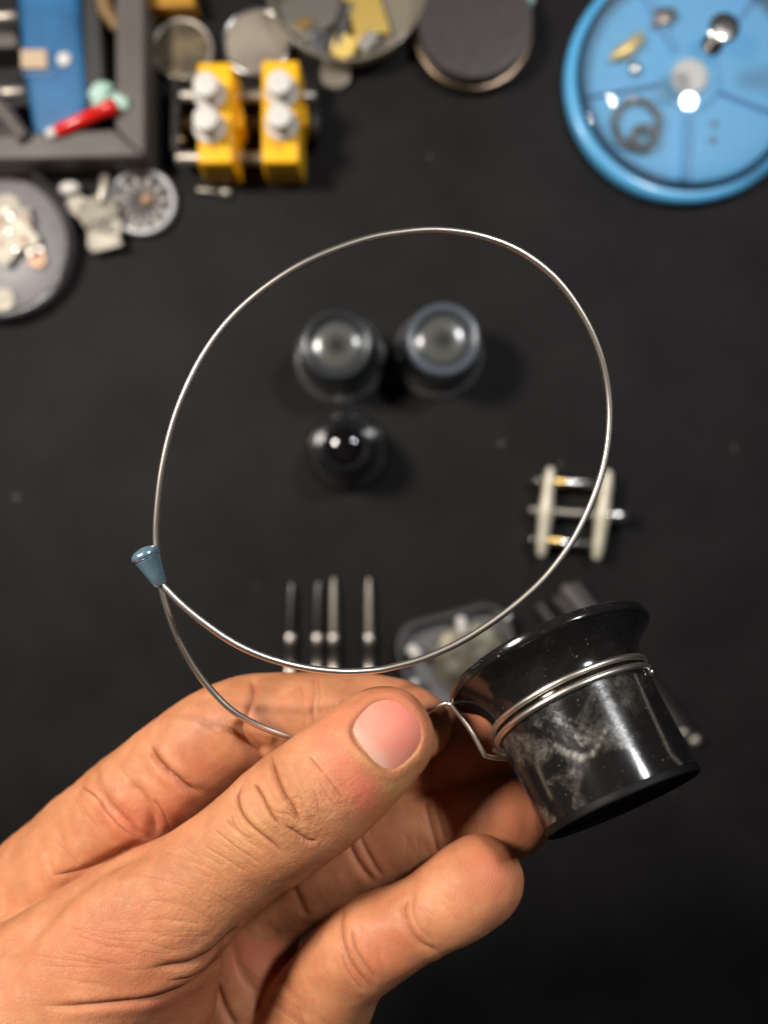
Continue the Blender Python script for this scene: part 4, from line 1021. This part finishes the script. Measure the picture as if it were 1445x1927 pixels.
mb = MB(); mb.lathe(kc, lathe_dense([(3.6, .3), (3.8, 1.0), (1.6, 1.4), (1.4, 5.5), (4.6, 9.0), (4.8, 10.5), (.05, 11.0)], 3), 40); mk('knob_screw', mb, M['steel'], bt_)
mb = MB(); mb.blob(T(1182, 88, 7), (7.0, 3.2, 1.8), seed=11, amp=.18, rot=.55, seg=32); mk('gold_part', mb, M['gold'], label='bright gold coloured piece in a compartment of the blue tray', cat='watch part')
mb = MB(); mb.blob(T(1250, 30, 7), (5.6, 3.0, 1.6), seed=5, amp=.25, rot=.2, seg=32); mk('bronze_part', mb, M['bronze'], label='dark bronze fragment at the top of the blue tray', cat='watch part')
mb = MB(); mb.blob(T(1195, 127, 6.3), (2.2, 2.8, 1.4), rot=.4); mk('silver_part', mb, M['steel'], label='small bright oval piece under the gold one in the blue tray', cat='watch part')
# coil of fine chain
cc_ = T(1198, 232, 6.5); pts = []; 
for i in range(200):
    a = 2 * math.pi * i / 200; pts.append(cc_ + np.array([8.4 * math.cos(a) * (1 + .04 * math.sin(5 * a)), 9.2 * math.sin(a), .6 * math.sin(7 * a)]))
for i in range(110):
    a = 2 * math.pi * i / 110; pts.append(cc_ + np.array([2.2 + 4.2 * math.cos(a), -6 + 4.0 * math.sin(a), 1.6]))
mb = MB(); mb.tube(pts, [1.15 + .45 * math.sin(i * 1.9) for i in range(len(pts))], 8); mk('fine_chain', mb, material('tarnished_chain', (.42, .36, .30), .35, 1.0, var=.4, vscale=500), label='ring of tarnished fine chain in the lower left of the blue tray', cat='chain')
for i, p in enumerate(((1345, 232), (1342, 262))):
    mb = MB(); mb.blob(T(*p, 5.6), (1.0, 1.2, .6)); mk('tiny_screw', mb, M['steel_dark'], label=['tiny dark speck of a screw, upper of two in the blue tray', 'tiny dark speck of a screw, lower of two in the blue tray'][i], cat='screw', group='tiny screws in the blue tray')

# ------------------------------------------------------------------ left side: round clear dish with movement parts, dial, metal bits
c = T(4, 462, 0)
cr = thing('clear_dish', 'shallow round clear dish with pinkish rim holding movement parts, cut by the left edge', 'dish', c)
mb = MB(); mb.lathe(c, lathe_dense([(27.5, .2), (29.2, .6), (30.0, 3), (30.4, 7), (30.0, 8), (29.2, 7.4), (28.6, 3.4), (27.6, 1.7), (25, 1.3), (.05, 1.3)], 4), 110); mk('bowl', mb, M['crystal'], cr)
mb = MB(); mb.lathe(c + np.array([0, 0, 1.5]), [(25.5, 0), (26, .3), (25.5, .6), (.05, .7)], 80); mk('grey_liner', mb, material('grey_liner', (.20, .185, .185), .45, 0, var=.1), cr)
bits = [((14, 395), (6.2, 6.0), 'cream_metal', 'round tan movement part at the top of the clear dish'), ((28, 418), (9, 3.6), 'brushed', 'flat tan bridge across the clear dish'), ((25, 455), (9.0, 7.5), 'cream_metal', 'largest pale toothed movement part in the clear dish'),
        ((72, 488), (3.4, 4.0), 'copper', 'small copper coloured wheel at the right in the clear dish'), ((66, 470), (3.2, 3.0), 'brushed', 'little grey wheel touching the copper one in the clear dish'), ((8, 565), (4.6, 4.6), 'cream_metal', 'lone pale round piece low in the clear dish')]
for i, (p, r, mt, lab) in enumerate(bits):
    c = T(*p, 2.6 + .9 * i * (i < 3)); root = thing('movement_part', lab, 'watch part', c, 'movement parts in the clear dish')
    if i in (1, 2):
        mk('bridge_plate', plate(c, r[0], r[1], .35 * i, 1.6, 70 + i, .08), M[mt], root, bevel=.3)
        for q in range(4):
            cq = c + np.array([r[0] * .55 * math.cos(q * 1.7), r[1] * .5 * math.sin(q * 1.7), 1.7]); mb = MB(); mb.lathe(cq, [(1.3, .05), (1.3, .7), (.5, .95), (.05, .95)], 20); mk('screw_head', mb, M['steel' if q % 2 else 'copper'], root)
    else:
        mk('toothed_wheel', gear(c, r[0], 18 + 4 * i, 1.0), M[mt], root)
        mb = MB(); mb.lathe(c, [(r[0] * .3, 1.05), (r[0] * .3, 1.8), (.05, 2.2)], 24); mk('hub', mb, M['nickel'], root)
# pale metal bits right of the dish
pm = thing('strap_clasp', 'crumpled pale cream metal watch clasp between the clear dish and the black dial', 'clasp', T(190, 420, 0))
mk('upper_leaf', plate(T(186, 396, 4.2), 7.6, 6.2, .5, 1.8, 31, .22), M['cream_metal'], pm, bevel=.5)
mk('lower_leaf', plate(T(200, 446, 2.8), 8.2, 5.6, .2, 2.4, 35, .12), M['cream_metal'], pm, bevel=.7)
for q in range(5): mk('link_pin', bar_between(T(172 + 9 * q, 412 + 2 * q, 6.4), T(178 + 9 * q, 432 + 2 * q, 6.0), .55), M['nickel'], pm)
mk('side_leaf', plate(T(152, 388, 2.2), 6, 4.2, -.5, 1.4, 33, .1), M['nickel'], pm, bevel=.4)
mk('pin', bar_between(T(200, 328, 6), T(191, 385, 6), 2.1), M['nickel'], pm)
mb = MB(); mb.blob(T(131, 354, 5), (4.0, 2.6, 2.0), rot=.1); mk('white_cap', mb, M['white'], label='small white cap above the clasp, beside the clear dish', cat='cap')
c = T(268, 388, 0)
dl = thing('watch_dial', 'black watch dial with pale wedge hour marks inside a silver ring', 'watch dial', c)
mb = MB(); mb.lathe(c, [(11.6, .2), (12.0, .6), (11.8, 1.4), (.05, 1.5)], 80); mk('dial_plate', mb, material('dial_black', (.02, .013, .015), .3), dl)
mb = MB(); mb.lathe(c + np.array([1.0, .8, 0]), lathe_dense([(10.6, 1.6), (12.6, .8), (13.2, 2.0), (12.8, 3.6), (11.4, 3.8), (10.6, 2.6)], 3), 90, close=True); mk('outer_ring', mb, material('silver_satin', (.45, .45, .46), .45, .5), dl)
for k in range(12):
    a = math.radians(30 * k + 12); u = np.array([math.cos(a), math.sin(a), 0]); nn = np.array([-u[1], u[0], 0]); mb = MB()
    vs_ = [c + u * 4.4 + nn * .25, c + u * 10.8 + nn * 1.35, c + u * 10.8 - nn * 1.35, c + u * 4.4 - nn * .25]
    mb.prism([(q[0], q[1]) for q in vs_], 1.6, 2.2); mk('hour_mark', mb, M['mark_grey'], dl, bevel=.15)
mb = MB(); mb.blob(c + np.array([2.6, 1.6, 3]), (2.2, 2.2, 1.4)); mk('centre_boss', mb, M['copper'], dl)

# ------------------------------------------------------------------ tool tray, upper left
tr = thing('tool_tray', 'grey plastic tool tray in the corner holding a blue pouch and a red pen', 'tray', T(60, 100, 0))
def P2(*a): return [tuple(T(x, y, h)[:2]) for x, y, h in a]
mb = MB(); mb.prism(P2((216, -120, 17), (272, -120, 17), (272, 292, 17), (216, 240, 17)), 1.7, 17); mk('side_wall', mb, M['grey_plastic'], tr, bevel=1.2)
mb = MB(); mb.prism(P2((-200, 262, 17), (215, 241, 17), (270.6, 292, 17), (-200, 303, 17)), 1.7, 16.9); mk('front_wall', mb, M['grey_plastic'], tr, bevel=1.2)
mb = MB(); mb.prism(P2((-200, -120, 0), (280, -120, 0), (280, 318, 0), (-200, 318, 0)), .2, 1.5); mk('floor_panel', mb, M['black_rubber'], tr)
mb = MB(); mb.prism(P2((150, -120, 14), (180, -120, 14), (196, 180, 14), (165, 235, 14)), 1.7, 14); mk('inner_rib', mb, M['grey_dark'], tr, bevel=.6)
po = thing('leather_pouch', 'blue leather pouch with a tan label and round snap, inside the grey tray', 'pouch', T(95, 120, 2))
mb = MB(); mb.prism(P2((20, -120, 14), (140, -120, 14), (165, 175, 14), (150, 250, 14), (60, 255, 14), (40, 120, 14)), 2, 14); mk('body', mb, M['blue_leather'], po, bevel=3)
mb = MB(); mb.prism(P2((38, 92, 15), (88, 92, 15), (90, 128, 15), (40, 128, 15)), 14.05, 15.4); mk('tan_label', mb, M['tan'], po, bevel=.5)
mb = MB(); mb.lathe(T(122, 112, 14.1), lathe_dense([(2.6, 0), (2.6, .8), (1.8, 1.4), (.05, 1.6)], 3), 30); mk('snap', mb, M['white'], po)
mb = MB(); mb.prism(P2((42, 134, 15), (100, 134, 15), (100, 139, 15), (42, 139, 15)), 14.05, 14.6); mk('stitched_edge', mb, material('pale_stitch', (.10, .2, .36), .5), po)
pn = thing('red_pen', 'red pen with a shiny cap lying across the lower end of the blue pouch', 'pen', T(160, 220, 16))
mk('barrel', bar_between(T(105, 248, 18), T(196, 207, 19), 2.4), M['red'], pn)
mk('cap', bar_between(T(192, 209, 19.2), T(220, 196, 19.4), 2.8), M['red'], pn)
mk('tip', bar_between(T(88, 255, 18), T(108, 246, 18), 2.0), M['white'], pn)
mb = MB(); mb.blob(T(190, 178, 14), (5.0, 4.4, 3), seed=41, amp=.15, rot=.5, seg=30); mk('putty_lump', mb, M['mint'], label='pale mint green putty lump above the red pen', cat='putty')
mb = MB(); mb.blob(T(224, 192, 18), (3.6, 3.4, 2), seed=42, amp=.15, rot=1.2, seg=30); mk('putty_scrap', mb, M['mint'], label='thin mint green putty scrap on the tray edge beyond the red pen cap', cat='putty')
mb = MB(); mb.tube([T(-30, 165, 17), T(20, 225, 17), T(48, 262, 18)], [3.4, 3.0, 2.6], 14); mk('grey_rod', mb, M['grey_plastic'], label='slanting grey rod in the corner of the tool tray, left of the blue pouch', cat='tool')
for i, (y, lab) in enumerate(((30, 'upper short steel bar between the tray edge and the blue pouch'), (172, 'lower short steel bar between the tray edge and the blue pouch'))):
    mk('steel_bar', bar_between(T(-20, y + 4, 13), T(34 + i * 14, y, 13), 2.2), M['nickel'], label=lab, cat='tool', group='short steel bars in the tool tray')
mb = MB(); mb.prism(P2((-60, 58, 14), (30, 60, 14), (34, 86, 14), (-60, 90, 14)), 2, 14); mk('grey_block', mb, M['grey_plastic'], label='dull grey block beside the blue pouch at the left edge', cat='block', bevel=1)
mb = MB(); mb.tube([T(185, -60, 15), T(200, 20, 15), T(222, 55, 15)], [3.2, 3.0, 2.0], 14); mk('ochre_stick', mb, M['ochre_dark'], label='ochre stick leaning inside the tool tray wall', cat='stick')
